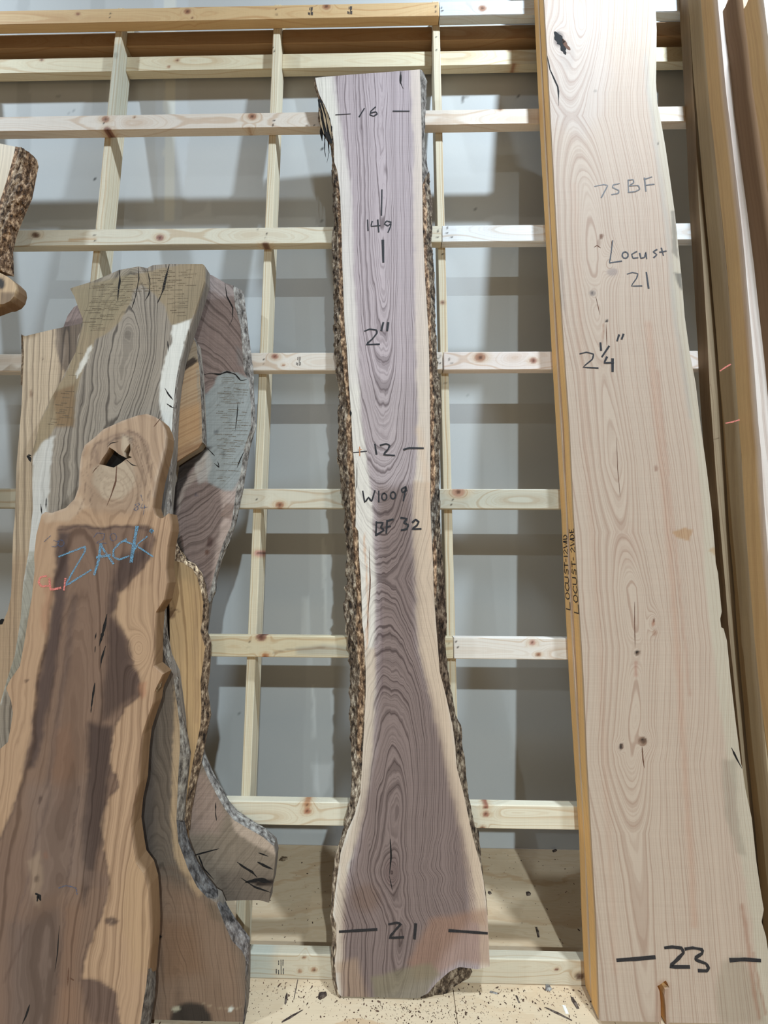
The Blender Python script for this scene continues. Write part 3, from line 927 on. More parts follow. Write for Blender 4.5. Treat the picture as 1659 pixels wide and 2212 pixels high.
# hanging fibres at the torn shoulder
for i, p_ in enumerate([[(694, 250), (700, 285), (703, 300)], [(702, 285), (701, 325), (704, 340)], [(708, 290), (711, 330), (706, 352)], [(697, 262), (694, 285), (696, 305)]]):
    crack('bark_strand', p_, DARK, slabM, mo, YM + .012, 4 if i in (0, 3) else 1.8)
for i, p_ in enumerate([[(692, 222), (700, 250), (706, 285)], [(697, 222), (706, 248), (713, 290)], [(690, 240), (694, 268), (700, 290)], [(703, 235), (711, 262), (716, 300)]]):
    crack('bark_strand', p_, FIBRE, slabM, mo, YM - .003, 2.2)
# torn pocket: flat near-black ribbons, its inner shade put into the colour
crack('torn_hollow', [(689, 214), (697, 235), (704, 262), (709, 290), (716, 310)], DARK, slabM, mo, YM, 13)
crack('torn_hollow', [(700, 232), (706, 256), (713, 284)], DARK, slabM, mo, YM - .001, 8)

T = MARKER
strokes('marker_stroke', [([(725, 248), (757, 246)], 1.6), ([(787, 234), (776, 252)], 2.2), ([(811, 231), (801, 240), (799, 248), (807, 251), (815, 246), (812, 241), (801, 244)], 2), ([(849, 240), (884, 240)], 1.8)], T, slabM, mo, y=YM)
strokes('marker_stroke', [([(825, 410), (824, 465)], 2.6), ([(794, 475), (795, 498)], 2.4), ([(804, 478), (801, 489), (821, 487)], 2.4), ([(816, 475), (818, 501)], 2.4), ([(845, 480), (835, 477), (830, 484), (838, 488), (845, 482), (843, 491), (838, 502)], 2.4), ([(827, 519), (828, 566)], 4)], T, slabM, mo, y=YM)
strokes('marker_stroke', [(z6([(540, 415), (565, 405), (600, 410), (603, 425), (580, 455), (545, 485), (615, 482)]), 3.2), (z6([(635, 372), (625, 412)]), 4.4), (z6([(660, 372), (655, 412)]), 4.4)], T, slabM, mo, y=YM)
strokes('marker_stroke', [(z6([(478, 1038), (550, 1030)]), 2.6), (z6([(592, 995), (600, 1045)]), 4), (z6([(620, 1000), (650, 992), (668, 1000), (660, 1020), (635, 1048), (692, 1052)]), 4), (z6([(740, 1022), (765, 1014), (840, 1015)]), 4)], T, slabM, mo, y=YM)
strokes('orange_tick', [([(777, 965), (777, 984)], 2.5), ([(773, 972), (781, 971)], 1.6)], ORANGE, slabM, mo, y=YM - .0003)
strokes('marker_stroke', [(z6([(530, 1235), (540, 1295), (560, 1265), (575, 1290), (592, 1232)]), 3.6), (z6([(612, 1235), (612, 1290)]), 3.4), (circ(830, 1073, 5.5, 7.5), 3.2), (circ(849, 1070, 5.5, 7.5), 3.2), (z6([(750, 1212), (728, 1225), (732, 1242), (755, 1232), (750, 1212), (745, 1248), (738, 1284)]), 3.6)], T, slabM, mo, y=YM)
strokes('marker_stroke', [(z7([(600, 112), (597, 182)]), 4), (z7([(598, 116), (635, 116), (622, 140), (640, 155), (598, 180)]), 4), (z7([(655, 105), (650, 170)]), 4), (z7([(655, 108), (685, 99)]), 4), (z7([(650, 138), (672, 135)]), 3.6),
                            (z7([(725, 92), (757, 95), (740, 117), (764, 128), (755, 150), (728, 155)]), 4.2), (z7([(785, 115), (800, 100), (817, 112), (808, 130), (780, 150), (828, 148)]), 4.2)], T, slabM, mo, y=YM)
strokes('marker_stroke', [(zb_([(485, 773), (565, 768), (650, 763)]), 4), (zb_([(705, 740), (740, 733), (760, 738), (735, 765), (705, 802), (770, 798)]), 3.2), (zb_([(825, 740), (820, 803)]), 4.5), (zb_([(975, 768), (1060, 774), (1145, 780)]), 3.6)], T, slabM, mo, y=YM)

# ---- two locust slabs ----------------------------------------------------------
YL = -0.114
lL = [(1171.5, -170), (1174, -40), (1175.6, 0), (1182.6, 127.5), (1188, 223), (1195, 351), (1205, 540), (1217.7, 731), (1231, 922.6), (1239, 1100), (1249.6, 1271), (1260.7, 1462.6), (1269, 1650), (1279, 1831), (1288, 1991), (1292.6, 2118), (1295.5, 2213)]
lR = [(1411, -170), (1414, -40), (1415.4, 0), (1418.6, 64), (1417, 178), (1420, 223), (1426.6, 255), (1437.7, 319), (1447, 383), (1458, 462), (1467, 550), (1472.8, 604), (1479, 683.5), (1490, 763), (1502.5, 827), (1514, 922.6), (1527, 1018), (1537, 1100), (1543.6, 1175.7), (1546, 1215), (1551, 1239), (1556, 1290), (1559, 1322), (1555.7, 1337), (1558, 1355), (1563, 1358), (1570, 1383), (1578, 1462.6), (1589, 1558), (1601, 1650), (1604, 1660), (1610, 1704), (1624, 1767.6), (1634, 1863), (1644, 1930), (1650, 1965), (1645, 1991), (1654.6, 2023), (1660, 2060), (1668, 2120), (1682, 2214)]
LB = (214, 194, 176)
lops = [
    (('all',), None, 0, None),
    (('right', [(1405, 0), (1402, 200), (1425, 330), (1450, 500), (1455, 640), (1480, 800), (1500, 960), (1518, 1080), (1522, 1250), (1540, 1400), (1565, 1600), (1585, 1700), (1600, 1850), (1625, 2000), (1640, 2200)], 6), (214, 204, 184), .85, .6),
    (('line', [(1395, 120), (1400, 200), (1430, 400), (1448, 560), (1460, 700), (1492, 900)], 9, 6), (188, 186, 178), .5, None),
    (('line', [(1240, 400), (1262, 900), (1290, 1300), (1310, 1700), (1330, 2100)], 10, 8), (206, 172, 150), .35, None),
    (('line', [(1400, 700), (1440, 1100), (1470, 1500), (1500, 2000)], 12, 8), (206, 160, 134), .4, None),
    (('line', [(1420, 800), (1462, 1200), (1490, 1500)], 5, 4), (190, 140, 116), .4, None),
    (('poly', [(1180, 0), (1300, 0), (1320, 160), (1300, 240), (1260, 300), (1190, 260)], 20), (214, 200, 190), .5, None),
    (('poly', [(1452, 1150), (1480, 1138), (1495, 1145), (1488, 1170), (1462, 1160)], 2), (196, 158, 118), .8, None),
    (('poly', [(1540, 1180), (1552, 1190), (1545, 1200), (1530, 1190)], 3), (196, 164, 124), .7, None),
    (('poly', [(1560, 1640), (1592, 1640), (1590, 1740), (1600, 1800), (1612, 1850), (1590, 1840), (1566, 1760)], 5), (178, 168, 150), .6, None),
    (('poly', [(1560, 2080), (1600, 2060), (1640, 2130), (1660, 2214), (1555, 2214), (1545, 2150)], 10), (184, 170, 150), .7, None),
    (('line', [(1604, 1955), (1615, 2040), (1625, 2110), (1640, 2200)], 7, 4), (170, 120, 94), .6, None),
    (('line', [(1628, 2060), (1640, 2130), (1655, 2190)], 5, 3), (164, 112, 84), .6, None),
    (('line', [(1374, 1430), (1374, 1462)], 5, 3), (176, 120, 100), .6, None),
    (('poly', [(1448, 455), (1458, 455), (1460, 480), (1466, 560), (1452, 545), (1450, 480)], 2), (110, 104, 96), .55, None),
    (('poly', [(1456, 588), (1472, 590), (1474, 628), (1466, 620)], 2), (96, 92, 86), .7, None),
    (('line', [(1302, 700), (1304, 730)], 2, 1.5), (176, 130, 100), .7, None),
    (('poly', [(1210, 560), (1216, 560), (1220, 680), (1212, 660)], 2), (170, 160, 150), .4, None),
]
for (x, y, rx, ry, c, a) in [(1208, 84, 12, 17, (110, 90, 80), .75), (1203, 76, 6, 7, (30, 26, 26), .95), (1218, 98, 8, 12, (130, 112, 100), .7), (1225, 120, 16, 30, (190, 176, 166), .4),
                             (1299, 512, 5, 6, (120, 76, 46), .85), (1294, 526, 5, 9, (160, 130, 110), .6), (1325, 588, 12, 8, (160, 146, 142), .6), (1281, 634, 7, 7, (140, 128, 122), .7), (1281, 634, 2, 2, (70, 60, 56), .9),
                             (1309, 693, 3.4, 3.2, (24, 18, 18), 1), (1418, 1012, 5, 7, (160, 120, 100), .6), (1411, 1345, 4, 9, (176, 120, 90), .7), (1411, 1342, 2, 4, (110, 60, 40), .9), (1414, 1368, 4, 8, (170, 126, 100), .6),
                             (1375, 1410, 6, 6, (110, 84, 64), .9), (1374, 1408, 3, 4, (26, 20, 18), 1), (1342, 1613, 5, 7, (90, 66, 58), .9), (1341, 1612, 2, 5, (30, 24, 22), 1), (1389, 1602, 9, 9, (140, 104, 80), .85), (1390, 1600, 6, 6, (96, 74, 62), .9), (1387, 1598, 2, 3, (40, 30, 26), 1),
                             (1285, 198, 3, 3, (150, 140, 130), .6), (1423, 310, 1.5, 5, (40, 36, 34), .9), (1352, 1178, 30, 50, (206, 178, 160), .25)]:
    lops.append((('ell', x, y, rx, ry, .3), c, a, None))


def gL(x, y):
    cxl = [(-40, 1262), (200, 1250), (450, 1282), (700, 1300), (1000, 1340), (1200, 1365), (1400, 1385), (1650, 1372), (1900, 1400), (2220, 1430)]
    c = [(a, b) for b, a in cxl]
    g = gfield(x, y, [(xx, yy) for (xx, yy) in c], [(-40, 20), (60, 10), (250, 55), (400, 26), (560, 14), (800, 34), (1000, 26), (1150, 40), (1270, 18), (1450, 22), (1600, 14), (1800, 50), (2220, 60)],
               [(1210, 88, 20, 34, 1.5), (1318, 570, 12, 26, 1.5), (1283, 634, 8, 18, 1.2), (1375, 1410, 8, 18, 1.4), (1390, 1602, 9, 22, 1.2), (1342, 1613, 6, 14, 1.2), (1411, 1345, 6, 16, 2)], wob=5, seed=31)
    return g


lo_ = (unp(1400, 2213, YL)[0], YL, 0.0)
slabL = empty('locust_plank', lo_)
tag(slabL, 'wide pinkish locust slab, front one of the pair, its face marked 75 BF and 23', 'plank')
outline = lR + lL[::-1]
notch = [(1418, 2212 + 8)]
knothole = [(1432, 2122), (1438, 2118), (1442, 2124), (1446, 2134), (1437, 2138), (1435, 2150), (1438, 2175), (1440, 2214), (1428, 2214), (1427, 2165), (1425, 2142), (1420, 2130), (1426, 2127)]
plate('plank_face', outline, YL, 0.0565, LOCUST, slabL, lo_, step=0.0065, gain=(.67, .64, .62), base=LB, ops=lops + [(('line', [(1432, 2130), (1433, 2214)], 26, 6), (176, 130, 100), .5, None)], g=gL, warp=3, seed=8, side=(236, 188, 124), side_w=.5, holes=[knothole], zmin=0.0005)
crack('knot_hole', [(1198, 68), (1204, 78), (1212, 92), (1216, 104), (1222, 118)], DARK, slabL, lo_, YL, 9)
crack('knot_hole', [(1216, 84), (1222, 98), (1232, 108)], CRACKB, slabL, lo_, YL, 5)
for i, (w_, p_) in enumerate([(2.2, [(1182, 120), (1188, 150), (1206, 190), (1207, 228)]), (1.6, [(1321, 520), (1321, 545), (1318, 560)]), (1.2, [(1287, 640), (1296, 680)]), (1.3, [(1309, 700), (1311, 745)]),
                              (1.4, [(1371, 1300), (1371, 1350), (1372, 1400)]), (1.6, [(1387, 1612), (1389, 1640), (1392, 1660)]), (2.6, [(1580, 1615), (1592, 1640), (1603, 1660)]), (1.2, [(1332, 945), (1334, 1010), (1340, 1075)]), (1.2, [(1298, 536), (1290, 530), (1283, 534)])]):
    crack('split', p_, DARK if i in (0, 6) else CRACKB, slabL, lo_, YL, w_)
strokes('crayon_stroke', [(q1([(485, 1262), (545, 1250), (575, 1255), (530, 1338)]), 1.8), (q1([(652, 1243), (610, 1252), (605, 1270), (650, 1290), (645, 1310), (600, 1318)]), 1.8), (q1([(712, 1220), (714, 1302)]), 1.8), (q1([(712, 1220), (745, 1215), (752, 1235), (715, 1258), (780, 1255), (792, 1280), (760, 1298), (712, 1302)]), 1.8), (q1([(822, 1205), (832, 1295)]), 2), (q1([(820, 1215), (872, 1198)]), 1.8), (q1([(830, 1255), (888, 1247)]), 1.8)], PENCIL, slabL, lo_, y=YL, lift=.0005)
PEN2 = ink('dark_crayon', (58, 56, 60), alpha_noise=0.3)
strokes('crayon_stroke', [(q1([(607, 1630), (590, 1756)]) + q2([(583, 88), (668, 75)]), 2), (circ(1350.5, 551, 6.5, 7), 2.2), (q1([(770, 1703), (735, 1722), (745, 1750), (778, 1745)]), 2.2), (q1([(790, 1715), (798, 1750), (825, 1742), (830, 1705), (838, 1752)]), 2.2), (q1([(907, 1690), (880, 1705), (907, 1725), (885, 1745)]), 2.2), (q1([(937, 1680), (950, 1730)]), 2), (q1([(925, 1708), (970, 1700)]), 2)], PEN2, slabL, lo_, y=YL, lift=.0005)
strokes('crayon_stroke', [(q2([(705, 163), (740, 152), (778, 160), (770, 190), (730, 245), (805, 243)]), 2), (q2([(835, 152), (850, 258)]), 3)], PEN2, slabL, lo_, y=YL, lift=.0005)
strokes('marker_stroke', [(q2([(385, 703), (430, 692), (478, 705), (470, 740), (402, 795), (508, 800)]), 2.6), (q2([(524, 630), (528, 678)]), 4), (q2([(582, 652), (535, 722)]), 3.4), (q2([(568, 725), (548, 765), (612, 762)]), 3.4), (q2([(606, 738), (606, 822)]), 4.2), (q2([(650, 575), (637, 615)]), 3), (q2([(680, 570), (668, 603)]), 3)], MARKER, slabL, lo_, y=YL)
strokes('marker_stroke', [(q4([(640, 1362), (760, 1354), (890, 1342)]), 5), (q4([(962, 1278), (1010, 1272), (1075, 1280), (1088, 1312), (1040, 1362), (990, 1408), (1125, 1408)]), 3.8), (q4([(1100, 1286), (1150, 1278), (1215, 1290), (1215, 1315), (1170, 1345), (1168, 1360), (1240, 1385), (1258, 1415), (1245, 1435), (1190, 1433)]), 3.8), (q4([(1405, 1362), (1500, 1357), (1605, 1364)]), 4.2)], MARKER, slabL, lo_, y=YL)

YK = -0.0565
kL = [(1157, -160), (1162, -40), (1163.5, 0), (1171, 160), (1179, 319), (1192, 545), (1202, 731), (1213.5, 922), (1225, 1110), (1232, 1271), (1242, 1462), (1254, 1650), (1266, 1831), (1271, 1991), (1277, 2118), (1281, 2172)]
ko_ = (unp(1380, 2172, YK)[0], YK, 0.0)
slabK = empty('locust_plank', ko_)
tag(slabK, 'orange edged locust slab hidden behind the wide pinkish one, its left edge showing', 'plank')
kR = [(1392, -160), (1395, -40), (1395, 200), (1420, 500), (1470, 900), (1515, 1300), (1560, 1700), (1610, 2172)]
plate('plank_face', kR + kL[::-1], YK, 0.0560, LOCUST, slabK, ko_, step=0.012, base=LB, ops=[], g=None, side=(230, 182, 120), side_w=.5, zmin=0.0005)


def side_x(line, y, yp):     # rack x of a side face at photo row yp
    p = np.asarray(line); return unp(np.interp(yp, p[:, 1], p[:, 0]), yp, y)[0]


def side_text(parent, o, line, yface, rows, seed):
    # letters run up the edge; each letter: list of strokes in (u across 0..1, v up 0..1), rows = (photo y bottom, height px)
    GL = {'L': [[(0, 1), (0, 0), (.8, 0)]], 'O': [[(.1, .5), (.3, .95), (.7, .95), (.9, .5), (.7, .05), (.3, .05), (.1, .5)]], 'C': [[(.9, .8), (.5, 1), (.1, .6), (.1, .3), (.5, 0), (.9, .2)]],
          'U': [[(.1, 1), (.1, .2), (.5, 0), (.9, .2), (.9, 1)]], 'S': [[(.9, .9), (.4, 1), (.2, .7), (.8, .4), (.7, .05), (.1, .1)]], 'T': [[(.5, 1), (.5, 0)], [(0, .9), (1, .9)]],
          '-': [[(.1, .5), (.9, .5)]], '1': [[(.5, 1), (.5, 0)]], '2': [[(.1, .8), (.5, 1), (.8, .75), (.1, 0), (.9, 0)]], 'x': [[(.1, .1), (.9, .9)], [(.1, .9), (.9, .1)]], 'W': [[(0, 1), (.25, 0), (.5, .7), (.75, 0), (1, 1)]],
          'I': [[(.5, 1), (.5, 0)]], 'D': [[(.1, 0), (.1, 1), (.7, .8), (.9, .4), (.6, 0), (.1, 0)]], 'E': [[(.9, 1), (.1, 1), (.1, 0), (.9, 0)], [(.1, .5), (.7, .5)]]}
    for ch, yb, h in rows:
        V = []; Fc = []
        xb = side_x(line, yface, yb) - .0012
        z0 = unp(*[np.interp(yb, np.asarray(line)[:, 1], np.asarray(line)[:, 0])], yb, yface)[2]
        pm = h / 430. * 0.95
        for s in GL[ch]:
            pts = np.array([(yface + .009 + v * .038, z0 + u * pm) for u, v in s])
            tn = np.gradient(pts, axis=0); tn /= np.maximum(np.hypot(*tn.T), 1e-9)[:, None]
            nr = np.stack([-tn[:, 1], tn[:, 0]], -1) * .0022
            k = len(V)
            for a, n in zip(pts, nr):
                xx = xb - 0.0004
                V.append((xx, a[0] + n[0], a[1] + n[1])); V.append((xx, a[0] - n[0], a[1] - n[1]))
            for i in range(len(pts) - 1): Fc.append([k + 2 * i, k + 2 * i + 1, k + 2 * i + 3, k + 2 * i + 2])
        mesh_obj('edge_letter', np.array(V), Fc, MARKER, parent, o)


side_text(slabK, ko_, kL, YK, [('L', 1318, 18), ('O', 1298, 16), ('C', 1279, 16), ('U', 1262, 14), ('S', 1243, 14), ('T', 1228, 12), ('-', 1215, 8), ('1', 1205, 6), ('2', 1198, 12), ('W', 1183, 12), ('I', 1172, 6), ('D', 1165, 10)], 1)
side_text(slabL, lo_, lL, YL, [('L', 1326, 20), ('O', 1305, 17), ('C', 1284, 16), ('U', 1265, 15), ('S', 1244, 14), ('T', 1226, 12), ('-', 1212, 8), ('2', 1194, 12), ('W', 1178, 12), ('D', 1164, 10), ('E', 1150, 8)], 2)

# ---- back slab E (wide, purple-brown, grey weathered patch, flared foot) -------------
YE = -0.046
eR = [(443, 590.5), (457, 594), (471, 602), (486, 611), (503, 617), (508, 663), (519, 701), (523, 749), (527, 802), (538, 824), (542, 876), (542, 925), (527, 970), (519, 1026), (510, 1060), (504, 1102), (499, 1136), (482, 1173), (467, 1222), (458, 1259), (450, 1293), (440, 1360), (425, 1500), (424, 1600), (433, 1640), (448, 1677), (467, 1715), (486, 1748), (504, 1771), (542, 1793), (568, 1808), (590, 1827), (595, 1849), (592, 1879), (588.6, 1909), (583, 1928), (581, 1950), (560.5, 1944.5), (523, 1944.5), (486, 1946), (462, 1950), (455, 2020), (450, 2128)]
eL = [(400, 600), (330, 640), (240, 648), (180, 652), (160, 663), (146, 682), (137, 706), (140, 760), (180, 900), (200, 1300), (190, 1700), (170, 2128)]
oE = (unp(330, 2128, YE)[0], YE, 0.0)
E_ = empty('crotch_plank', oE)
tag(E_, 'purplish brown crotch plank with grey patch and flared foot, rearmost of the left stack', 'plank')


def gE(x, y):
    u = x - np.interp(y, [560, 900, 1300, 1640, 1950], [470, 480, 420, 470, 560])
    return np.sqrt((u * .8) ** 2 + (60 + 0.5 * np.abs(y - 820)) ** 2) / 430. + 0.5 * u / 430. + .02 * fbm(x / 50, y / 90, 3)


GP = (142, 144, 141)
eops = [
    (('poly', [(443, 575), (520, 600), (530, 640), (480, 640), (455, 628), (430, 640), (420, 600)], 3), (158, 142, 136), .75, None),
    (('poly', [(484, 802), (512, 807), (545, 820), (556, 920), (530, 1010), (512, 1058), (484, 1060), (452, 1044), (444, 1000), (440, 960), (425, 900), (420, 862), (445, 850), (460, 835), (470, 812)], 2.5), GP, .95, .25),
    (('poly', [(420, 970), (445, 960), (458, 1000), (450, 1040), (430, 1044), (418, 1020)], 4), (176, 168, 160), .7, .3),
    (('poly', [(508, 745), (530, 760), (530, 800), (515, 790)], 3), (120, 112, 108), .6, None),
    (('poly', [(474, 1060), (500, 1060), (520, 1040), (530, 1060), (500, 1160), (470, 1260), (450, 1300), (462, 1200), (482, 1120)], 6), (186, 164, 152), .7, .4),
    (('poly', [(486, 1086), (508, 1090), (502, 1122), (476, 1118)], 3), (120, 96, 84), .7, None),
    (('poly', [(366, 985), (395, 965), (430, 955), (456, 966), (440, 984), (414, 1008), (398, 1044), (386, 1076), (378, 1130), (384, 1180), (366, 1180)], 3), (46, 38, 34), .95, .8),  # torn dark wood, with the shade below the split plank painted in
    (('poly', [(440, 984), (452, 972), (440, 1010), (400, 1060), (386, 1110), (386, 1080), (400, 1040)], 3), (176, 160, 146), .5, None),
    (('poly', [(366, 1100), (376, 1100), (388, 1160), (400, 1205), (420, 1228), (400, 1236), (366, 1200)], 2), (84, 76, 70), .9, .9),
    (('ell', 452, 1170, 7, 11, .3), (84, 62, 56), .85, None), (('ell', 446, 1192, 6, 6, .4), (96, 66, 52), .8, None),
    (('ell', 466, 932, 4, 5, .3), (100, 100, 100), .8, None), (('ell', 483, 980, 4, 6, .3), (104, 104, 102), .8, None), (('ell', 421, 1068, 3, 4, .3), (90, 80, 84), .7, None),
    # foot
    (('poly', [(400, 1600), (620, 1600), (620, 2130), (380, 2130)], 30), (130, 115, 99), .9, .35),
    (('poly', [(500, 1765), (560, 1795), (600, 1830), (600, 1850), (560, 1830), (520, 1806), (505, 1790)], 3), (186, 164, 146), .8, .3),
    (('poly', [(400, 1640), (450, 1680), (490, 1760), (470, 1800), (410, 1800), (405, 1700)], 12), (158, 132, 120), .6, None),
    (('poly', [(470, 1880), (590, 1880), (590, 1955), (470, 1955)], 16), (96, 82, 72), .6, None),
    (('poly', [(540, 1905), (592, 1900), (592, 1912), (560, 1916)], 2), (40, 30, 26), .95, None),
    (('poly', [(140, 650), (180, 650), (190, 720), (130, 720)], 4), (146, 124, 116), .6, None),
]
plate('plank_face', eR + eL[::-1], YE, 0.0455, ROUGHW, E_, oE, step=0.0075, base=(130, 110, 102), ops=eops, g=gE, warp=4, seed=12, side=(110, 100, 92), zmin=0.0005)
eRo = [(525, 630), (531, 671), (536, 719), (542, 764), (546, 802), (549, 869), (552, 921), (547, 936), (538, 970), (532, 1007), (523, 1063), (519, 1080), (510, 1125), (497, 1166), (478, 1211), (467, 1244), (465, 1278), (452, 1306)]
bark('grey_edge', eR[4:21], eRo, YE, -0.003, BARKG, E_, oE, amp=0.006, seed=41, side=1, step=.005)
bark('grey_edge', eR[24:32], [(440, 1632), (456, 1670), (476, 1706), (494, 1738), (512, 1758), (548, 1782), (574, 1797), (594, 1818)], YE, -0.003, BARKG, E_, oE, amp=0.004, seed=42, side=1, step=.005)
for w_, p_ in [(3, [(441, 809), (455, 806), (474, 809), (490, 803), (508, 808), (520, 822), (534, 820)]), (2, [(486, 612), (490, 640), (503, 665), (502, 690), (494, 705)]), (1.4, [(514, 866), (512, 900), (508, 930)]),
               (2, [(448, 968), (464, 985)]), (2, [(462, 1000), (474, 1010), (470, 996)]), (2.2, [(512, 1010), (520, 990), (527, 976)]), (2.4, [(418, 1848), (440, 1842), (474, 1833)]),
               (3, [(512, 1862), (525, 1872), (545, 1884), (556, 1896)]), (7, [(530, 1906), (560, 1900), (586, 1906)]), (3, [(556, 1862), (575, 1872), (590, 1878)]), (2, [(558, 1842), (580, 1850)]), (2.5, [(520, 1896), (550, 1916), (585, 1928)]), (2, [(466, 1733), (466, 1760), (468, 1774)]), (2.2, [(432, 1855), (428, 1845), (440, 1876), (462, 1900)])]:
    crack('split', p_, DARK, E_, oE, YE, w_)

# ---- plank D (light sapwood, brown figure), left ------------------------------------
YD = -0.094
dL = [(50, 727), (52, 764), (48.6, 831.5), (46.7, 876), (41, 943.6), (35.5, 1007), (32, 1120), (28, 1155), (26, 1229.5), (24, 1285.5), (17, 1319), (7, 1341.6), (-6, 1353), (-30, 1375), (-60, 1500), (-70, 2160)]
dR = [(112, 712), (179, 698), (190, 760), (200, 1200), (190, 2160)]
oD = (unp(80, 2160, YD)[0], YD, 0.0)
D_ = empty('live_edge_plank', oD)
tag(D_, 'pale sapwood plank with dark brown figured corner at far left, behind the weathered plank', 'plank')


def gD(x, y):
    return gfield(x, y, [(150, 600), (140, 900), (120, 2200)], [(600, 14), (900, 4), (1000, 3), (2200, 20)], wob=8, seed=61)


plate('plank_face', dR + dL[::-1], YD, 0.0465, OLDWAL, D_, oD, step=0.0075, gain=(.84, .86, .96), base=(206, 178, 142), ops=[
    (('poly', [(118, 690), (190, 690), (190, 800), (150, 830), (128, 780), (118, 740)], 2.5), (134, 114, 94), .9, 1.0),
    (('poly', [(118, 690), (300, 690), (300, 700), (180, 780), (116, 900), (124, 760)], 3), (120, 104, 88), .0, None),
    (('left', [(122, 700), (124, 780), (116, 900), (90, 1100), (80, 2200)], 4), (208, 182, 146), .3, .25),
    (('poly', [(46, 730), (70, 726), (66, 800), (50, 800)], 4), (222, 196, 158), .5, None),
    (('poly', [(-60, 1200), (60, 1200), (40, 1700), (-60, 1700)], 30), (176, 140, 104), .6, .3),
    (('ell', 66, 850, 4, 8, .5), (146, 112, 84), .8, None), (('ell', 92, 776, 2, 3, .5), (120, 96, 76), .8, None)],
    g=gD, warp=3, seed=22, side=(120, 98, 76), zmin=0.0005)
bark('dark_edge', dL[:3], [(46.5, 722), (47, 760), (47, 831)], YD, -0.05, BARKB, D_, oD, amp=0.003, seed=44, side=-1)
crack('knot_hole', [(0, 1349), (4, 1341), (9, 1338)], DARK, D_, oD, YD, 6)

# ---- offcut H ------------------------------------------------------------------------
YH = -0.090
hO = [(372, 742), (385, 737), (401, 730), (412, 727), (420, 735), (424, 742), (428, 779), (431, 802), (435, 880), (437, 955), (428, 968), (400, 985), (376, 1001), (340, 1010), (330, 760)]
oH = (unp(400, 1001, YH)[0], YH, unp(400, 1001, YH)[2])
hO2 = hO[:9] + [(437, 955), (428, 968), (400, 985), (376, 1001), (372, 1030), (352, 1100), (346, 2160), (326, 2160), (330, 760)]
oH = (unp(348, 2160, YH)[0], YH, 0.0)
H_ = empty('split_plank', oH)
tag(H_, 'narrow golden split plank with grey edge wedged between the two tall left planks', 'plank')
plate('plank_face', hO2, YH, 0.042, EDGEW, H_, oH, step=0.007, base=(168, 140, 110), ops=[
    (('poly', [(380, 720), (440, 720), (430, 780), (380, 808)], 2), (136, 122, 104), .85, None),
    (('poly', [(384, 796), (420, 770), (428, 780), (386, 812)], 1.5), (50, 38, 32), .9, None),
    (('line', [(428, 800), (436, 955)], 5, 2), (150, 138, 122), .8, None),
    (('poly', [(374, 890), (434, 870), (436, 940), (380, 980)], 10), (176, 134, 92), .6, None),
    (('poly', [(374, 975), (440, 950), (440, 975), (374, 1012)], 3), (150, 112, 80), .7, None)], g=lambda x, y: (x * .5 + y) / 430., warp=2, seed=31, side=(140, 130, 118), zmin=0.0005)
bark('grey_edge', [(413, 728), (424, 742), (428, 779), (431, 802), (435, 880), (437, 955)], [(418, 726), (428, 745), (433, 780), (437, 802), (441, 880), (445, 964)], YH, -0.05, BARKG, H_, oH, amp=0.003, seed=46, side=1, tint=[(0, 12, 700, 1000, (.62, .58, .54))])

# ---- slab F (tan, bark on right) -----------------------------------------------------
YF = -0.094
fR = [(364, 1203), (377, 1211), (396, 1216), (415, 1229.5), (426, 1248), (433.5, 1274), (439, 1300.5), (437, 1334), (433, 1364), (443, 1398), (439, 1427.5), (433, 1472), (435, 1528), (433, 1566), (426, 1603), (418.5, 1637), (411, 1677), (400, 1752), (396, 1797), (396, 2160)]
fL = [(366, 1300), (368, 1500), (370, 2160)]
oF = (unp(385, 2160, YF)[0], YF, 0.0)
F_ = empty('bark_edged_plank', oF)
tag(F_, 'round topped tan plank with dark bark down its right side, left stack', 'plank')
plate('plank_face', fR + fL[::-1], YF, 0.044, OILED, F_, oF, step=0.007, base=(184, 150, 110), ops=[
    (('poly', [(364, 1200), (440, 1220), (440, 1290), (400, 1250), (364, 1250)], 8), (168, 140, 104), .6, None),
    (('ell', 368, 1326, 9, 10, .3), (112, 84, 62), .8, None), (('line', [(356, 1308), (388, 1320)], 3, 1.5), (110, 86, 66), .8, None),
    (('line', [(400, 1260), (405, 1400), (398, 1600)], 10, 8), (196, 160, 116), .6, None), (('line', [(425, 1280), (422, 1400), (424, 1560)], 7, 5), (164, 132, 100), .6, None),
    (('poly', [(360, 1560), (400, 1560), (425, 1640), (400, 1800), (360, 1800)], 10), (168, 132, 92), .5, None)], g=lambda x, y: gfield(x, y, [(360, 1200), (350, 2200)], [(1200, 60), (1500, 20), (2200, 20)], wob=6, seed=3), warp=3, seed=33, side=(120, 96, 70), zmin=0.0005)
fO = [(368, 1140), (376, 1162), (385, 1185), (396, 1207), (418.5, 1218), (433.5, 1237), (442, 1262), (449, 1304), (448, 1341.6), (445, 1364), (454, 1386), (453, 1420), (451, 1454), (446.6, 1491), (454, 1547), (448, 1573), (441, 1611), (435, 1640), (424, 1690), (412, 1752), (408, 1790)]
bark('bark', fR[:19], fO, YF, -0.05, BARK, F_, oF, amp=0.006, seed=48, side=1, step=.005, tint=[(0, 14, 1100, 1290, (2.2, 2.1, 1.9)), (0, 14, 1290, 1830, (1.15, 1.05, .95))])

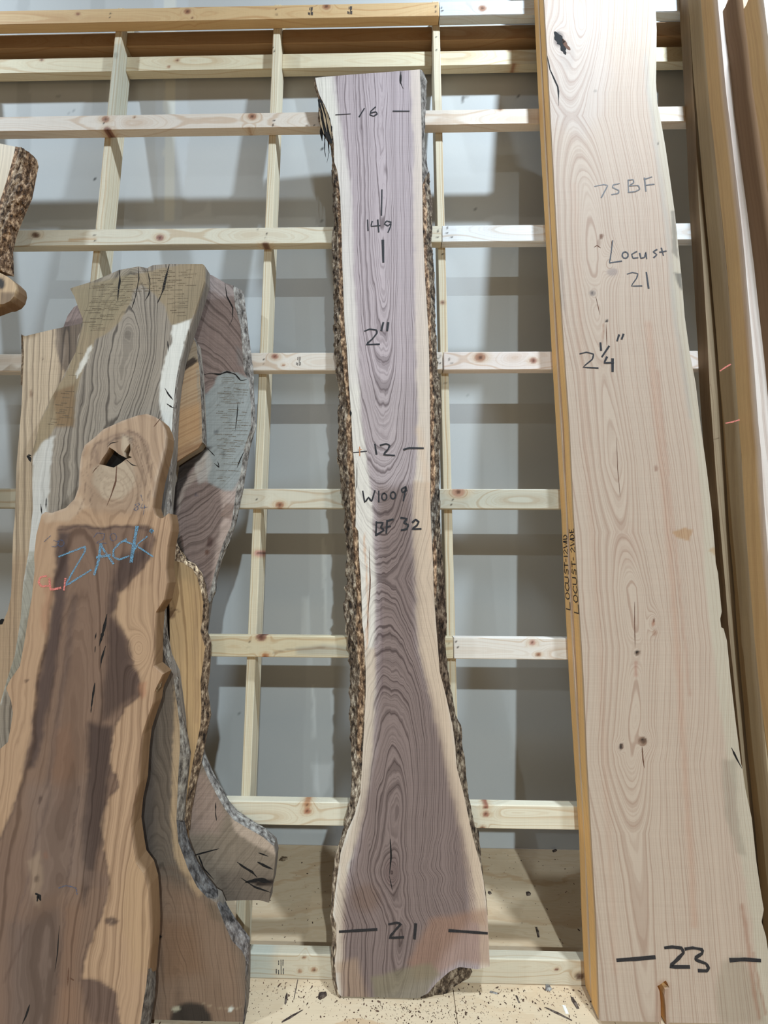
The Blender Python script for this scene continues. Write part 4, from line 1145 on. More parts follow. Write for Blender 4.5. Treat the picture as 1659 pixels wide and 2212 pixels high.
# ---- slab B/C: weathered figured walnut ----------------------------------------------
YB = -0.145
bTop = [(151, 623), (202, 607), (258, 583), (299, 575.5), (318, 579), (329, 573), (366, 570), (437, 570), (442, 574)]
bR = [(442, 607), (430, 645), (418.5, 682), (407, 716), (396, 749), (388, 779), (380, 824), (375, 869), (372, 914), (370, 970), (367, 1007), (363, 1063), (360, 1093), (358, 1173), (350, 1250), (342, 1312), (344, 1360), (355, 1416), (374, 1457), (381, 1510), (388, 1566), (389, 1614), (387, 1640), (385, 1677), (381, 1771), (385, 1819), (396, 1849), (407, 1879), (426, 1916.5), (448, 1939), (467, 1950), (474.6, 1969), (486, 1999), (501, 2032), (523, 2055), (530.6, 2073.5), (530, 2126), (529, 2163), (525, 2214), (524, 2226)]
bL = [(151, 623), (161, 641), (170, 667), (179, 689.5), (174, 716), (168, 727), (164, 760), (149.5, 787), (129, 828), (108, 865), (88, 906), (78.5, 943.6), (71, 973.5), (69, 1026), (71, 1100), (69, 1117), (62, 1192), (50, 1259), (45, 1334), (32, 1416), (15, 1469), (0, 1521), (-30, 1600), (-60, 1800), (-60, 2226)]
oB = (unp(250, 2226, YB)[0], YB, 0.0)
B_ = empty('weathered_plank', oB)
tag(B_, 'tall figured walnut plank with stained cracked top, behind the chalk marked plank', 'plank')


def gB(x, y):
    g = gfield(x, y, [(310, 560), (285, 700), (265, 850), (240, 1000), (215, 1200), (330, 1500), (345, 1750), (400, 2226)], [(560, 60), (640, 34), (720, 14), (850, 20), (1000, 34), (1300, 60), (1700, 50), (1900, 24), (2226, 8)], [], wob=12, seed=71)
    return g + .012 * fbm(x / 34, y / 60, 9)


WE = (150, 130, 102)
bops = [
    (('poly', [(150, 620), (445, 560), (445, 640), (400, 710), (370, 702), (357, 660), (330, 630), (306, 612), (290, 625), (280, 660), (262, 690), (238, 715), (205, 735), (180, 800), (163, 860), (160, 920), (118, 922), (100, 960), (70, 1100), (60, 1000), (90, 900), (150, 790), (180, 700)], 2.5), WE, .95, .35),
    (('poly', [(155, 625), (290, 580), (280, 650), (240, 700), (190, 720)], 14), (140, 126, 98), .6, None),
    (('poly', [(118, 850), (162, 830), (162, 922), (118, 922)], 5), (122, 92, 62), .7, None),
    (('poly', [(386, 640), (430, 600), (442, 640), (400, 700), (376, 700)], 8), (134, 118, 94), .5, None),
    (('poly', [(373, 704), (412, 690), (400, 745), (388, 800), (380, 880), (378, 1000), (366, 1010), (352, 920), (344, 880), (342, 850), (352, 790), (368, 740)], 2), (218, 212, 202), .95, .12),
    (('poly', [(196, 742), (199, 748), (186, 785), (168, 820), (164, 812), (174, 780), (190, 750)], 1.5), (214, 206, 194), .9, .2),
    (('poly', [(70, 985), (90, 960), (118, 940), (112, 990), (108, 1060), (100, 1130), (68, 1300), (30, 1420), (0, 1520), (-40, 1520), (60, 1150)], 3), (200, 194, 186), .85, .2),
    (('poly', [(62, 1190), (78, 1190), (70, 1300), (60, 1400), (30, 1460), (0, 1520), (20, 1430), (45, 1330)], 3), (150, 144, 128), .7, .3),
    (('poly', [(332, 1020), (358, 960), (372, 960), (362, 1100), (336, 1100)], 4), (124, 118, 114), .8, .5),
    # lower part (greyish brown, darkened with painted shade of the front plank)
    (('poly', [(270, 1280), (400, 1280), (400, 1760), (430, 1900), (540, 2060), (540, 2226), (270, 2226)], 12), (102, 88, 76), .95, .5),
    (('poly', [(376, 1480), (392, 1560), (390, 1760), (400, 1850), (440, 1930), (430, 1940), (396, 1890), (376, 1850), (368, 1760), (374, 1600)], 4), (176, 148, 116), .8, .3),
    (('poly', [(300, 1560), (330, 1560), (336, 1700), (330, 1860), (300, 1860)], 14), (80, 70, 64), .8, None),  # shadow beside the chalked plank, painted as a darker strip
    (('poly', [(330, 1890), (430, 1930), (470, 1960), (520, 2060), (530, 2160), (520, 2226), (330, 2226)], 26), (132, 104, 84), .75, .4),
    (('poly', [(340, 1980), (420, 2000), (440, 2100), (350, 2120)], 20), (118, 86, 62), .5, None),
    (('line', [(334, 1880), (372, 1874), (410, 1900)], 7, 5), (104, 84, 70), .6, None), (('line', [(334, 1900), (372, 1894), (410, 1918)], 4, 3), (104, 84, 70), .6, None),
    (('poly', [(372, 2180), (400, 2165), (440, 2170), (455, 2190), (460, 2226), (360, 2226)], 6), (44, 38, 34), .93, None),
    (('ell', 381, 2180, 8, 5, .5), (196, 186, 160), .8, None), (('ell', 499, 2180, 5, 4, .3), (210, 210, 200), .9, None), (('line', [(440, 2168), (470, 2176), (520, 2178)], 2, 1.5), (190, 170, 140), .6, None),
    (('ell', 344, 2025, 9, 3, .4), (56, 42, 34), .85, None), (('poly', [(448, 1950), (474, 1960), (480, 1990), (455, 1985)], 5), (100, 84, 68), .6, None),
]
plate('plank_face', bTop + bR + bL[:0:-1], YB, 0.050, OLDWAL, B_, oB, step=0.0068, base=(152, 138, 123), ops=bops, g=gB, warp=4, seed=14, side=(120, 110, 100), zmin=0.0005)
bark('grey_edge', bR[1:16], [(434, 640), (424, 680), (411, 716), (400, 752), (394, 779), (386, 824), (382, 869), (379, 914), (377, 970), (374, 1007), (370, 1063), (369, 1093), (368, 1173), (360, 1250), (355, 1310)], YB, -0.1, BARKG, B_, oB, amp=0.003, seed=51, side=1, tint=[(0, 14, 560, 1400, (1.15, 1.12, 1.08))])
bark('bark', bR[15:25], [(355, 1300), (359, 1371), (370, 1427), (385, 1469), (390.5, 1528), (404, 1603), (409, 1633), (404, 1680), (398, 1740), (396, 1771)], YB, -0.1, BARKG, B_, oB, amp=0.004, seed=52, side=1, tint=[(0, 14, 1200, 1900, (.8, .76, .7))])
bark('bark', bR[24:36], [(393, 1771), (402, 1815), (410, 1838), (422, 1868), (441, 1898), (467, 1931), (486, 1961), (504, 1991), (523, 2017), (538, 2036), (538, 2060), (536, 2081)], YB, -0.1, BARKG, B_, oB, amp=0.007, seed=53, side=1, tint=[(0, 14, 1700, 1990, (.42, .42, .44)), (0, 14, 1990, 2100, (.7, .66, .66))])
bark('bark', bR[35:39], [(537, 2076), (534, 2126), (532, 2163), (529, 2212)], YB, -0.1, BARKG, B_, oB, amp=0.003, seed=54, side=1, tint=[(0, 14, 2000, 2300, (.5, .48, .5))])
for w_, p_ in [(2.6, [(258, 583), (259, 605), (256, 625), (254, 650)]), (3.2, [(366, 570), (358, 600), (352, 628), (340, 655)]), (1.8, [(299, 576), (300, 602), (293, 640), (284, 668)]), (2.0, [(318, 580), (324, 610), (322, 635), (313, 650)]),
               (2.4, [(356, 838), (364, 852), (374, 864)]), (2.6, [(360, 872), (372, 880), (380, 882)]), (1.6, [(68, 985), (60, 982)]), (5, [(58, 984), (64, 990), (66, 998)]), (1.6, [(100, 1075), (99, 1100)]), (1.6, [(88, 1088), (90, 1110)]),
               (4.5, [(302, 1620), (310, 1635), (318, 1640)]), (3.6, [(305, 1640), (316, 1652)]), (3, [(303, 1660), (315, 1650)]), (2.6, [(340, 2022), (350, 2024)]), (1.6, [(362, 736), (364, 760)])]:
    crack('split', p_, DARK, B_, oB, YB, w_)

def kerfs(parent, org, plane, region, dy, slope, seed):
    r = np.random.RandomState(seed); L_ = []
    reg = np.array(region, float); y = reg[:, 1].min()
    while y < reg[:, 1].max():
        x0, x1 = reg[:, 0].min(), reg[:, 0].max()
        x = x0
        while x < x1:
            ln = r.uniform(10, 34)
            a, b = (x, y + slope * (x - x0)), (min(x + ln, x1), y + slope * (min(x + ln, x1) - x0) + r.uniform(-.6, .6))
            mid = ((a[0] + b[0]) / 2, (a[1] + b[1]) / 2 + r.uniform(-.5, .5))
            if all(inside(np.array([p[0]]), np.array([p[1]]), region)[0] for p in (a, mid, b)) and r.uniform() < .7:
                L_.append(([a, mid, b], r.uniform(.7, 1.3)))
            x += ln + r.uniform(2, 14)
        y += dy * r.uniform(.7, 1.4)
    if L_: strokes('saw_kerfs', L_, KERF, parent, org, y=plane, lift=.0003, joined=True)


kerfs(B_, oB, YB, [(160, 630), (300, 585), (430, 580), (425, 630), (395, 700), (372, 698), (350, 640), (300, 630), (270, 680), (205, 730), (165, 735)], 4.2, -.03, 1)
kerfs(B_, oB, YB, [(150, 800), (178, 740), (200, 735), (178, 800), (160, 860), (156, 918), (122, 918), (108, 990), (90, 1060), (84, 1000), (100, 900)], 3.6, .05, 2)
kerfs(E_, oE, YE, [(470, 815), (510, 812), (540, 830), (546, 920), (524, 1005), (506, 1050), (484, 1052), (456, 1040), (450, 980), (452, 900)], 4.0, .03, 3)

# ---- front plank A: chalk marked -------------------------------------------------------
YA = -0.255
aR = [(318, 894), (336, 901), (347, 911), (355, 928), (358, 944), (356, 966), (349, 996), (338, 1037), (332, 1070), (329, 1097), (334, 1112), (342, 1119), (352, 1119), (364, 1109), (368, 1129), (368, 1147), (361, 1181), (357, 1229), (361, 1259), (353, 1297), (336, 1323), (333, 1364), (331, 1439), (351, 1457), (342, 1476), (333, 1495), (329, 1521), (318, 1551), (306, 1588), (301, 1629), (299, 1660), (297, 1696), (286, 1745), (282, 1789), (288, 1834), (293, 1864), (310, 1887), (319.5, 1920), (322, 1958), (324, 2014), (323, 2051), (319.5, 2081), (316, 2126), (310, 2163), (303, 2212), (300, 2300)]
aL = [(295, 898), (262, 910), (224, 927), (202, 947), (183, 962), (176, 981), (172, 1011), (170, 1052), (161, 1078), (142, 1097), (112, 1108), (98, 1106), (90, 1112), (84, 1135), (78.5, 1155), (73.6, 1199.6), (75, 1229), (69, 1289), (60, 1340), (54, 1379), (43, 1439), (22, 1468.6), (13, 1487), (24, 1513.5), (28, 1540), (22, 1577), (17, 1603), (0, 1618), (-30, 1640), (-70, 1720), (-80, 2300)]
oA = (unp(130, 2300, YA)[0], YA, 0.0)
A_ = empty('chalked_plank', oA)
tag(A_, 'wide walnut plank with holed knobby head and ZACK in blue chalk, front left', 'plank')


def gA(x, y):
    g = gfield(x, y, [(215, 1120), (190, 1300), (170, 1600), (120, 1900), (90, 2300)], [(850, 90), (1120, 70), (1500, 40), (1800, 26), (2300, 30)], [(250, 1060, 40, 78, 1.0), (130, 1900, 14, 40, 1.6), (300, 1400, 10, 22, 1.6)], wob=16, seed=81)
    return g + .01 * fbm(x / 40, y / 80, 15)


HT = (138, 107, 82)
heart = [(124, 1142), (132, 1137), (160, 1134), (210, 1140), (260, 1138), (318, 1134), (330, 1142), (333, 1165), (325, 1200), (310, 1225), (285, 1250), (268, 1272), (256, 1290), (250, 1310), (252, 1340), (266, 1360), (278, 1380), (284, 1410), (288, 1445), (300, 1470), (304, 1495), (296, 1510), (270, 1530), (252, 1560), (240, 1600), (236, 1640), (240, 1665), (254, 1690), (255, 1702), (238, 1720), (222, 1745), (216, 1790), (222, 1840), (234, 1880), (236, 1905), (228, 1935), (222, 1980), (205, 2010), (190, 2050), (178, 2090), (172, 2115), (210, 2120), (250, 2140), (262, 2200), (258, 2300), (-80, 2300), (-80, 1900), (0, 1810), (30, 1740), (48, 1690), (56, 1640), (68, 1580), (78, 1500), (92, 1420), (108, 1330), (118, 1260), (121, 1190)]
DK = (92, 72, 60)
aops = [
    (('poly', heart, 2.0), HT, .96, 1.0),
    (('line', heart[:42] + [], 5, 3), (84, 62, 52), .55, None),
    (('line', heart[47:], 7, 5), (84, 64, 54), .5, None),
    # dark streaks inside the heart
    (('poly', [(124, 1150), (150, 1150), (146, 1260), (128, 1400), (110, 1500), (90, 1600), (76, 1660), (60, 1660), (82, 1500), (108, 1340), (120, 1240)], 8), DK, .92, None),
    (('line', [(160, 1290), (140, 1460), (122, 1560), (112, 1640), (100, 1700)], 12, 9), (96, 76, 64), .6, None),
    (('poly', [(250, 1210), (320, 1170), (320, 1205), (290, 1240), (255, 1285), (250, 1340), (275, 1380), (284, 1430), (302, 1470), (300, 1500), (260, 1530), (215, 1560), (220, 1480), (230, 1400), (236, 1300)], 12), (86, 66, 54), .85, None),
    (('poly', [(190, 1560), (240, 1570), (236, 1700), (225, 1780), (200, 1900), (180, 1960), (176, 1800), (186, 1700)], 10), (78, 60, 50), .9, None),
    (('poly', [(120, 1580), (150, 1560), (160, 1640), (150, 1700), (150, 1760), (120, 1740), (112, 1660)], 12), (150, 110, 80), .5, None),
    (('poly', [(60, 1700), (180, 1690), (180, 1900), (60, 1960)], 26), (140, 116, 96), .55, None),
    (('poly', [(-80, 1850), (60, 1800), (70, 2000), (20, 2300), (-80, 2300)], 30), (134, 104, 82), .5, None),
    (('poly', [(20, 2000), (130, 1960), (140, 2100), (100, 2240), (20, 2240)], 26), (112, 94, 80), .55, None),
    (('poly', [(136, 1950), (178, 1960), (165, 2100), (140, 2200), (126, 2100)], 14), (140, 104, 76), .6, None),
    (('poly', [(172, 2112), (215, 2118), (252, 2145), (258, 2212), (200, 2212), (180, 2160)], 8), (104, 80, 66), .65, None),
    (('poly', [(130, 2140), (170, 2130), (176, 2212), (120, 2212)], 14), (156, 116, 84), .5, None),
    (('poly', [(180, 1880), (218, 1884), (232, 1905), (216, 1918), (184, 1915)], 5), (132, 104, 82), .6, None),
    (('line', [(170, 1700), (160, 1800), (140, 1960), (120, 2150)], 4, 3), (90, 68, 56), .6, None),
    (('line', [(110, 1700), (60, 1900), (30, 2000)], 4, 4), (100, 80, 68), .5, None),
    (('line', [(60, 2000), (10, 2120)], 5, 4), (96, 70, 56), .5, None),
    # sapwood tones
    (('poly', [(85, 1105), (135, 1100), (121, 1190), (112, 1300), (96, 1400), (70, 1400), (70, 1300), (74, 1200)], 8), (196, 156, 114), .7, .4),
    (('poly', [(98, 1240), (116, 1250), (100, 1370), (90, 1350)], 6), (176, 124, 88), .5, None),
    (('poly', [(256, 1280), (330, 1260), (345, 1300), (330, 1330), (326, 1440), (340, 1460), (320, 1500), (310, 1480), (290, 1440), (282, 1390), (252, 1330)], 6), (200, 160, 116), .6, .4),
    (('poly', [(240, 1330), (280, 1380), (262, 1300)], 4), (206, 166, 120), .3, None),
    (('poly', [(290, 1820), (325, 1890), (330, 2100), (290, 2100), (262, 2000), (262, 1920)], 14), (198, 158, 110), .5, None),
    (('ell', 243, 1988, 13, 10, .25), (96, 74, 60), .85, None), (('line', [(240, 1992), (247, 1984)], 2.5, 1), (150, 120, 92), .8, None),
    (('ell', 60, 1471, 5, 4, .4), (120, 92, 70), .8, None),
    (('poly', [(300, 1475), (320, 1470), (315, 1500), (305, 1510)], 4), (188, 130, 90), .6, None),
    # knot head
    (('poly', [(172, 1010), (200, 945), (300, 895), (350, 912), (360, 950), (332, 1080), (330, 1100), (170, 1100)], 6), (206, 172, 132), .6, .5),
    (('poly', [(196, 1030), (205, 960), (240, 935), (290, 935), (320, 960), (330, 1000), (312, 1060), (296, 1110), (200, 1110), (190, 1070)], 10), (174, 142, 108), .6, 1.0),
    (('poly', [(200, 1012), (238, 1000), (262, 990), (292, 1004), (290, 1050), (262, 1076), (225, 1076), (203, 1050)], 6), (204, 178, 140), .75, .7),
    (('line', [(214, 1000), (205, 960), (235, 945), (280, 935), (318, 955), (326, 990)], 4, 3), (136, 106, 84), .5, None),
    (('line', [(232, 958), (248, 950), (270, 944), (286, 952)], 4, 3), (110, 86, 70), .7, None),
    (('poly', [(262, 940), (285, 945), (284, 965), (274, 985), (264, 980)], 3), (216, 190, 150), .7, None),
    (('poly', [(86, 1106), (140, 1100), (176, 1070), (186, 1095), (150, 1125), (100, 1128)], 5), (214, 182, 142), .6, .4),
    (('poly', [(327, 1090), (362, 1108), (364, 1140), (338, 1150), (332, 1130)], 6), (206, 164, 120), .6, None),
    (('poly', [(62, 1860), (86, 1840), (92, 1900), (84, 1960), (70, 1930)], 6), (176, 146, 112), .6, None),
    (('ell', 100, 1847, 6, 8, .4), (150, 110, 84), .7, None), (('ell', 78, 1900, 5, 8, .4), (100, 78, 60), .7, None), (('ell', 84, 1728, 3, 7, .4), (86, 64, 52), .8, None),
]
for pts_ in ([(268, 930), (296, 940), (316, 965), (322, 1005), (314, 1050)], [(262, 940), (288, 950), (304, 975), (310, 1010), (304, 1050)], [(276, 950), (292, 966), (299, 990)], [(200, 990), (204, 965), (218, 948)], [(194, 1010), (196, 985), (200, 968)], [(330, 1000), (326, 1040), (318, 1080)], [(186, 1040), (184, 1080), (168, 1110)], [(200, 1060), (196, 1100)], [(300, 1060), (298, 1100)]):
    aops.append((('line', pts_, 2.0, 1.4), (112, 84, 64), .6, None))
aops.append((('line', aL[:12], 7, 4), (220, 192, 156), .55, None)); aops.append((('line', aR[:9], 7, 4), (220, 192, 156), .5, None))
aops.append((('line', [(128, 1146), (160, 1137), (210, 1142), (260, 1140), (316, 1140), (330, 1150)], 3, 2), (84, 64, 54), .7, None))
for r_ in range(5):
    aops.append((('line', circ(250, 1005, 30 + 11 * r_, 32 + 12 * r_, 16, 10 + 8 * r_)[:8], 1.4, 1.0), (150, 122, 92), .45, None))
holeA = [(214, 1003), (220, 992), (230, 978), (236, 966), (246, 972), (258, 982), (270, 988), (268, 976), (274, 966), (281, 958), (282, 972), (278, 984), (285, 988), (272, 992), (262, 1000), (246, 1010), (236, 1008), (226, 1005)]
plate('plank_face', aR + aL[::-1], YA, 0.060, OILED, A_, oA, step=0.0062, gain=(.75, .78, .95), base=(196, 156, 114), ops=aops, g=gA, warp=5, seed=18, side=(120, 92, 66), holes=[holeA], zmin=0.0005)
# near-black plate set behind the hole
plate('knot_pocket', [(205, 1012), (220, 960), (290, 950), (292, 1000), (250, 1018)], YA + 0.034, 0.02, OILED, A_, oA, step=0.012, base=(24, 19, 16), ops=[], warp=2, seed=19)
bark('grey_edge', [(293, 1864), (310, 1887), (319.5, 1920), (322, 1958), (324, 2014), (323, 2051), (319.5, 2081), (316, 2126), (310, 2163), (303, 2212), (300, 2250)], [(296, 1862), (313, 1885), (322, 1920), (325, 1958), (326, 2014), (326, 2051), (328, 2085), (330, 2137), (328, 2170), (321, 2212), (318, 2250)], YA, -0.20, BARKG, A_, oA, amp=0.003, seed=57, side=1, tint=[(0, 14, 1800, 2300, (.5, .46, .42))])
bark('knob_edge', [(351, 1457), (342, 1476), (333, 1495)], [(353, 1458), (346, 1486), (338, 1500)], YA, -0.21, BARKB, A_, oA, amp=0.003, seed=58, side=1)
for w_, p_, mt_ in [(4.5, [(231, 1326), (228, 1342), (224, 1360), (219, 1378), (214, 1396)], DARK), (2.6, [(228, 1395), (224, 1408), (219, 1425), (217, 1444)], DARK), (3, [(205, 1475), (201, 1500), (198, 1522), (196, 1540)], DARK), (1.6, [(208, 1366), (205, 1382)], DARK), (1.4, [(206, 1395), (205, 1410)], DARK),
                    (2.2, [(252, 1006), (250, 1040), (240, 1070), (230, 1094)], CRACKB), (1.4, [(272, 992), (285, 1004), (298, 1007)], DARK), (1.2, [(214, 1005), (204, 1015), (200, 1022)], CRACKB), (1.4, [(232, 965), (240, 957), (256, 954)], DARK),
                    (5, [(76, 1930), (84, 1934), (88, 1946)], DARK), (3, [(82, 1934), (80, 1948)], DARK), (1.6, [(128, 1999), (124, 2060), (118, 2100)], DARK), (2.2, [(64, 2170), (56, 2195), (48, 2212)], DARK), (1.8, [(348, 902), (332, 922)], CRACKB), (1.6, [(148, 2090), (146, 2130)], CRACKB), (1.5, [(160, 2118), (150, 2112)], CRACKB)]:
    crack('split', p_, mt_, A_, oA, YA, w_)
strokes('blue_chalk_stroke', [(a2([(340, 328), (400, 304), (495, 268), (490, 300), (430, 400), (375, 500), (450, 452), (525, 405)]), 3), (a2([(545, 430), (570, 350), (582, 255)]), 4.5), (a2([(582, 255), (600, 290), (655, 368)]), 4), (a2([(560, 332), (635, 318)]), 4), (a2([(730, 228), (690, 250), (655, 290), (655, 330), (690, 345), (745, 325)]), 3.4), (a2([(792, 155), (778, 230), (758, 358)]), 5.5), (a2([(715, 235), (790, 265), (885, 328)]), 2.6), (a2([(850, 212), (800, 250), (770, 300)]), 2.6), (a2([(872, 176), (885, 184), (875, 180)]), 6)], CHALKB, A_, oA, y=YA)
strokes('red_chalk_stroke', [(a2([(268, 440), (235, 445), (222, 475), (240, 500), (282, 496)]), 3.2), (a2([(285, 455), (292, 520), (350, 508)]), 3.6), (a2([(378, 455), (370, 520)]), 3.4)], CHALKR, A_, oA, y=YA)
strokes('faint_crayon_stroke', [(a2([(540, 218), (560, 190), (605, 195), (600, 225), (550, 250), (612, 250)]), 1.6), (circ(*a2([(655, 215)])[0], 7, 8), 1.6), (a2([(255, 240), (295, 205)]), 1.6), (a2([(310, 235), (345, 242), (322, 272), (300, 268)]), 1.6), (circ(*a2([(352, 250)])[0], 7, 7), 1.6), (a3([(340, 745), (380, 730), (440, 745), (445, 780)]), 1.4)], PENB, A_, oA, y=YA)
strokes('blue_pen_stroke', [(a1([(805, 1462), (780, 1472), (800, 1490), (790, 1508), (772, 1500), (790, 1486), (808, 1468)]), 1.6), (a1([(822, 1468), (812, 1492), (852, 1486)]), 1.5), (a1([(838, 1470), (828, 1532)]), 1.5), (a1([(815, 1416), (823, 1448)]), 1.5)], PENB, A_, oA, y=YA)

# ---- bark edged slab J, upper left ------------------------------------------------------
YJ = -0.15
jO = [(-60, 306), (0, 310), (33, 317), (30, 334), (15, 388), (0, 434), (-20, 500), (-36, 560), (-10, 585), (6, 592), (20, 600), (32, 612), (34, 625), (30, 640), (22, 650), (7, 657), (0, 656), (-60, 650)]
oJ = (unp(-30, 656, YJ)[0], YJ, unp(-30, 656, YJ)[2])
jO2 = jO[:16] + [(0, 657), (-40, 672), (-72, 720), (-86, 2225), (-200, 2225), (-200, 306)]
oJ = (unp(-120, 2225, YJ)[0], YJ, 0.0)
J_ = empty('thick_bark_plank', oJ)
tag(J_, 'pale plank with thick craggy bark cut off by the left picture edge, upper left', 'plank')
plate('plank_face', jO2, YJ, 0.055, OILED, J_, oJ, step=0.008, base=(212, 190, 158), ops=[
    (('poly', [(-10, 590), (34, 590), (38, 660), (-10, 660)], 4), (196, 160, 120), .8, None),
    (('ell', 2, 612, 8, 12, .3), (30, 24, 20), .95, None), (('poly', [(0, 630), (34, 632), (20, 662), (0, 662)], 4), (96, 74, 56), .7, None)], g=None, warp=2, seed=35, side=(120, 92, 66), zmin=0.0005)
bark('bark', [(33, 317), (30, 334), (23, 361), (15, 388), (0, 434), (-10, 470), (-20, 500), (-30, 540), (-34, 575)], [(73, 336), (76, 350), (73, 363), (68, 390), (62, 420), (47, 454), (30, 495), (20, 536), (22, 590)], YJ, -0.1, BARK, J_, oJ, amp=0.014, seed=60, side=1, step=.005, m=16, sx=60, tint=[(0, 3, 200, 700, (2.4, 2.0, 1.7)), (3, 9, 200, 700, (1.6, 1.5, 1.4)), (9, 18, 200, 700, (1.5, 1.25, 1.05))])

# ---- right hand group of edge-on planks --------------------------------------------------
RG = [
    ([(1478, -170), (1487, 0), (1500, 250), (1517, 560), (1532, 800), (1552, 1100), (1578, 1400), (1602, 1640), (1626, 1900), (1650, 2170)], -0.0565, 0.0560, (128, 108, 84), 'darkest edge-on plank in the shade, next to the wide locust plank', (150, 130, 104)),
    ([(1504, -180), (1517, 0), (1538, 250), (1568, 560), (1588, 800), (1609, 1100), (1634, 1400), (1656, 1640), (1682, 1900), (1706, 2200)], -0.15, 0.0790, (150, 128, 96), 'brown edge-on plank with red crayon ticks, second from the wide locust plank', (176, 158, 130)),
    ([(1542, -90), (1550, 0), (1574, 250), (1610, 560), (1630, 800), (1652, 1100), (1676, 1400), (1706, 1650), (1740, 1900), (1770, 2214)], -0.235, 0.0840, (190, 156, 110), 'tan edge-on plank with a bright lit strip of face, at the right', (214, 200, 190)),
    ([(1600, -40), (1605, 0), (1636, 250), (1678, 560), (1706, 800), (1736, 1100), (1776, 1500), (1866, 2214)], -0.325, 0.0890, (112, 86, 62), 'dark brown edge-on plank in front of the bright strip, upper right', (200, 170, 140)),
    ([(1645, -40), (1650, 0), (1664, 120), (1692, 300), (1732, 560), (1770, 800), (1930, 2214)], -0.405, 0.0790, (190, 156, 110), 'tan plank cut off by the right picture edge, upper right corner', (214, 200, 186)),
]
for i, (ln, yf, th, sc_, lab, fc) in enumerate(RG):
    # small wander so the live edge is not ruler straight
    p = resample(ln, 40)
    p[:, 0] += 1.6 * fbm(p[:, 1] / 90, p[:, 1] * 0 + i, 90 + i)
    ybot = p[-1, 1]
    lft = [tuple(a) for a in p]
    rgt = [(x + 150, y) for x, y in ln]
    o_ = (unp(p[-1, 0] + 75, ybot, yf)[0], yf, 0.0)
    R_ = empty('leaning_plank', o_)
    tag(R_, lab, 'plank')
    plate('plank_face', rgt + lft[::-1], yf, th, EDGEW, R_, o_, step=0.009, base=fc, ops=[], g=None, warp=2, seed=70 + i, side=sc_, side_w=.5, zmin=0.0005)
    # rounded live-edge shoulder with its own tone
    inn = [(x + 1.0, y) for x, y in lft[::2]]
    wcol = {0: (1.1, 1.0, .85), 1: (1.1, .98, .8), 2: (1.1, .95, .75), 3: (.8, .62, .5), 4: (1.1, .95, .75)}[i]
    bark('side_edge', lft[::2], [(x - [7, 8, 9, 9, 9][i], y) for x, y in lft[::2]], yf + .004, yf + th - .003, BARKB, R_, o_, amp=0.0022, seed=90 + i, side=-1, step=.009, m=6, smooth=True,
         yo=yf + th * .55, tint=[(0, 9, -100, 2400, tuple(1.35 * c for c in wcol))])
    if i == 1:
        strokes('red_crayon_tick', [([(1556, 801), (1566, 794), (1578, 787)], 2.2), ([(1568, 914), (1580, 912), (1597, 907)], 2.2)], CHALKR, R_, o_, y=yf + .0, lift=.012)

# ---- chips and dust on the plywood --------------------------------------------------------
def chip(px, py, pts, h, mat, name, label, cat, ang=0, group=None):
    c = unp_w(px, py, 2, 0.0)
    p = np.array(pts, float) * 0.001
    ca, sa = math.cos(ang), math.sin(ang)
    p = p @ np.array([[ca, sa], [-sa, ca]])
    n = len(p)
    hh = np.array([h * (0.7 + 0.5 * ((i * 37) % 5) / 5) for i in range(n)]) * .001
    V = [(x, y, 0.0003) for x, y in p] + [(x * .82, y * .82, hh[i]) for i, (x, y) in enumerate(p)] + [(p[:, 0].mean(), p[:, 1].mean(), hh.max() * 1.15)]
    Fc = [[i, (i + 1) % n, n + (i + 1) % n, n + i] for i in range(n)] + [[n + i, n + (i + 1) % n, 2 * n] for i in range(n)] + [list(range(n))[::-1]]
    o = mesh_obj(name, V, Fc, mat, None, (0, 0, 0), dict(Col=np.ones((len(V), 3))), lean=False)
    o.location = (c[0], c[1], 0.0)
    tag(o, label, cat, group)
    return o


blob = [(-9, -4), (-4, -8), (3, -7), (9, -3), (8, 3), (3, 7), (-4, 8), (-9, 3)]
sliv = [(-4, -14), (0, -18), (4, -12), (5, 4), (3, 16), (-1, 20), (-5, 8)]
chip(697, 2152, [(-16, -8), (-8, -12), (6, -6), (16, 2), (14, 9), (2, 10), (-8, 8), (-17, 4)], 9, CHIPM, 'bark_chip', 'dark curled bark chip at the foot of the centre walnut slab, left side', 'chip')
chip(618, 2158, sliv, 2, CHIPM, 'bark_chip', 'thin brown bark chip on the plywood between left stack and centre slab', 'chip', .1)
chip(639, 2138, [(-1.5, -30), (1, -32), (2, 0), (1.5, 32), (-1.5, 34), (-2, 0)], 1.5, CHIPM, 'wood_sliver', 'straight thin dark sliver pointing away below the bottom rail', 'sliver')
chip(632, 2195, [(-40, -3), (-10, -4), (38, 1), (40, 3), (0, 4), (-38, 2)], 2, CHIPM, 'twig', 'thin brown twig lying left of the centre slab near the picture bottom', 'twig', .45)
chip(1241, 2166, [(-6, -18), (4, -20), (8, -6), (7, 14), (0, 20), (-7, 8)], 3, CHIPM, 'bark_chip', 'grey brown bark chip at lower right near the locust edge', 'chip', .3)
chip(1221, 2180, [(-6, -13), (5, -14), (7, 10), (-4, 13)], 2.5, WHITEC, 'white_chip', 'small white chip on the plywood, lower right', 'chip', .15)
chip(1206, 2190, [(-48, -2), (-10, -4), (44, -2), (46, 2), (0, 4), (-40, 2)], 2, CHIPM, 'twig', 'long thin brown twig lying beside the small white chip', 'twig', -.42)
chip(1184, 2134, [(-14, -8), (2, -12), (14, -4), (10, 8), (-6, 10)], 4, BARKG, 'grey_flake', 'grey flake of wood against the bottom rail, lower right', 'flake')
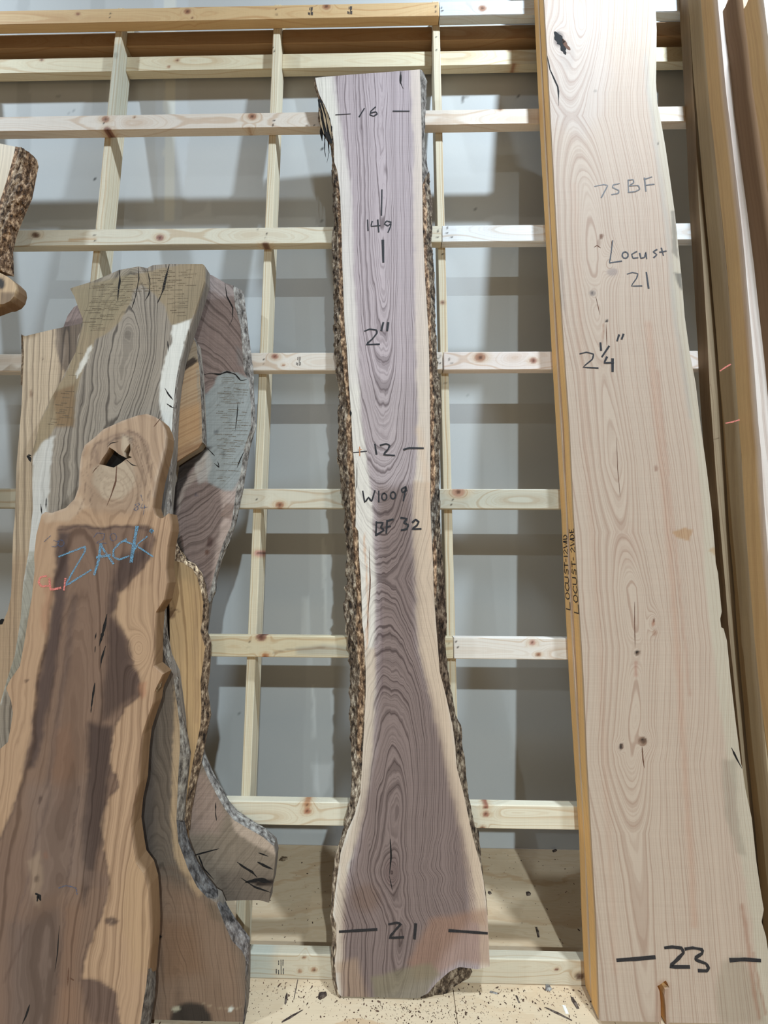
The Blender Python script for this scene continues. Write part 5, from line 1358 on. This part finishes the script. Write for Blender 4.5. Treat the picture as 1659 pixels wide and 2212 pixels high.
chip(1161, 2014, [(-4, -22), (5, -20), (7, 4), (3, 24), (-5, 20)], 4, CHIPM, 'bark_chip', 'black elongated chip on the floor behind the bottom rail', 'chip', -.15)
chip(1141, 1931, [(-13, -8), (4, -10), (14, -2), (10, 9), (-8, 8)], 5, CHIPM, 'bark_chip', 'black round chip behind the rack right of the centre slab', 'chip', .2)
chip(1058, 1929, blob, 4, CHIPM, 'bark_chip', 'small black chip on the floor beside the centre slab right edge', 'chip')
chip(1198, 1838, [(-16, -4), (0, -7), (16, -4), (12, 5), (-12, 6)], 4, CHIPM, 'bark_chip', 'black chip against the foot of the white wall', 'chip', .5)
chip(612, 1855, [(-22, -12), (4, -16), (24, -4), (18, 12), (-14, 14)], 4, BARKB, 'bark_chip', 'dark flat flake on the floor by the flared foot of the left stack', 'chip')
chip(1066, 2144, [(-16, -2), (14, -5), (16, 0), (-12, 4)], 2, BARKG, 'grey_flake', 'grey flake with a pointed end right of the centre slab foot', 'flake', -.1)
chip(1118, 2158, [(-3, -12), (3, -14), (4, 10), (-3, 12)], 2, CHIPM, 'bark_chip', 'short brown chip below the bottom rail, right of the centre slab', 'chip', .2)
# dust and crumbs: past counting
V = []; Fc = []
r2 = np.random.RandomState(5)
for k in range(3000):
    if k < 1400: x = r2.uniform(-1.0, 1.35); y = r2.uniform(-.55, .6)
    elif k < 2500: x = r2.uniform(-.6, .85); y = -.005 - abs(r2.normal(0, .06))
    elif k < 3100: x = r2.normal(.12, .16); y = -.07 - abs(r2.normal(0, .06))
    else: x = r2.uniform(.12, .9); y = r2.uniform(.12, .5)
    if -0.002 < y < 0.04: continue
    s = r2.exponential(.0007) + .0004; s = min(s, .0035)
    a = r2.uniform(0, math.pi); el = r2.uniform(1, 2.6)
    b = len(V)
    for t in range(5):
        th_ = t * 2 * math.pi / 5
        u, v = s * el * math.cos(th_) * r2.uniform(.7, 1.2), s * math.sin(th_) * r2.uniform(.7, 1.2)
        V.append((x + u * math.cos(a) - v * math.sin(a), y + u * math.sin(a) + v * math.cos(a), .0006))
    V.append((x, y, .0008 + s * .4))
    for t in range(5): Fc.append([b + t, b + (t + 1) % 5, b + 5])
dust = mesh_obj('wood_crumbs', V, Fc, CHIPM, floor, (0, 0, 0), dict(Col=np.tile(np.array([1.3, 1.05, .85]), (len(V), 1))), lean=False)
tag(dust, kind='stuff')
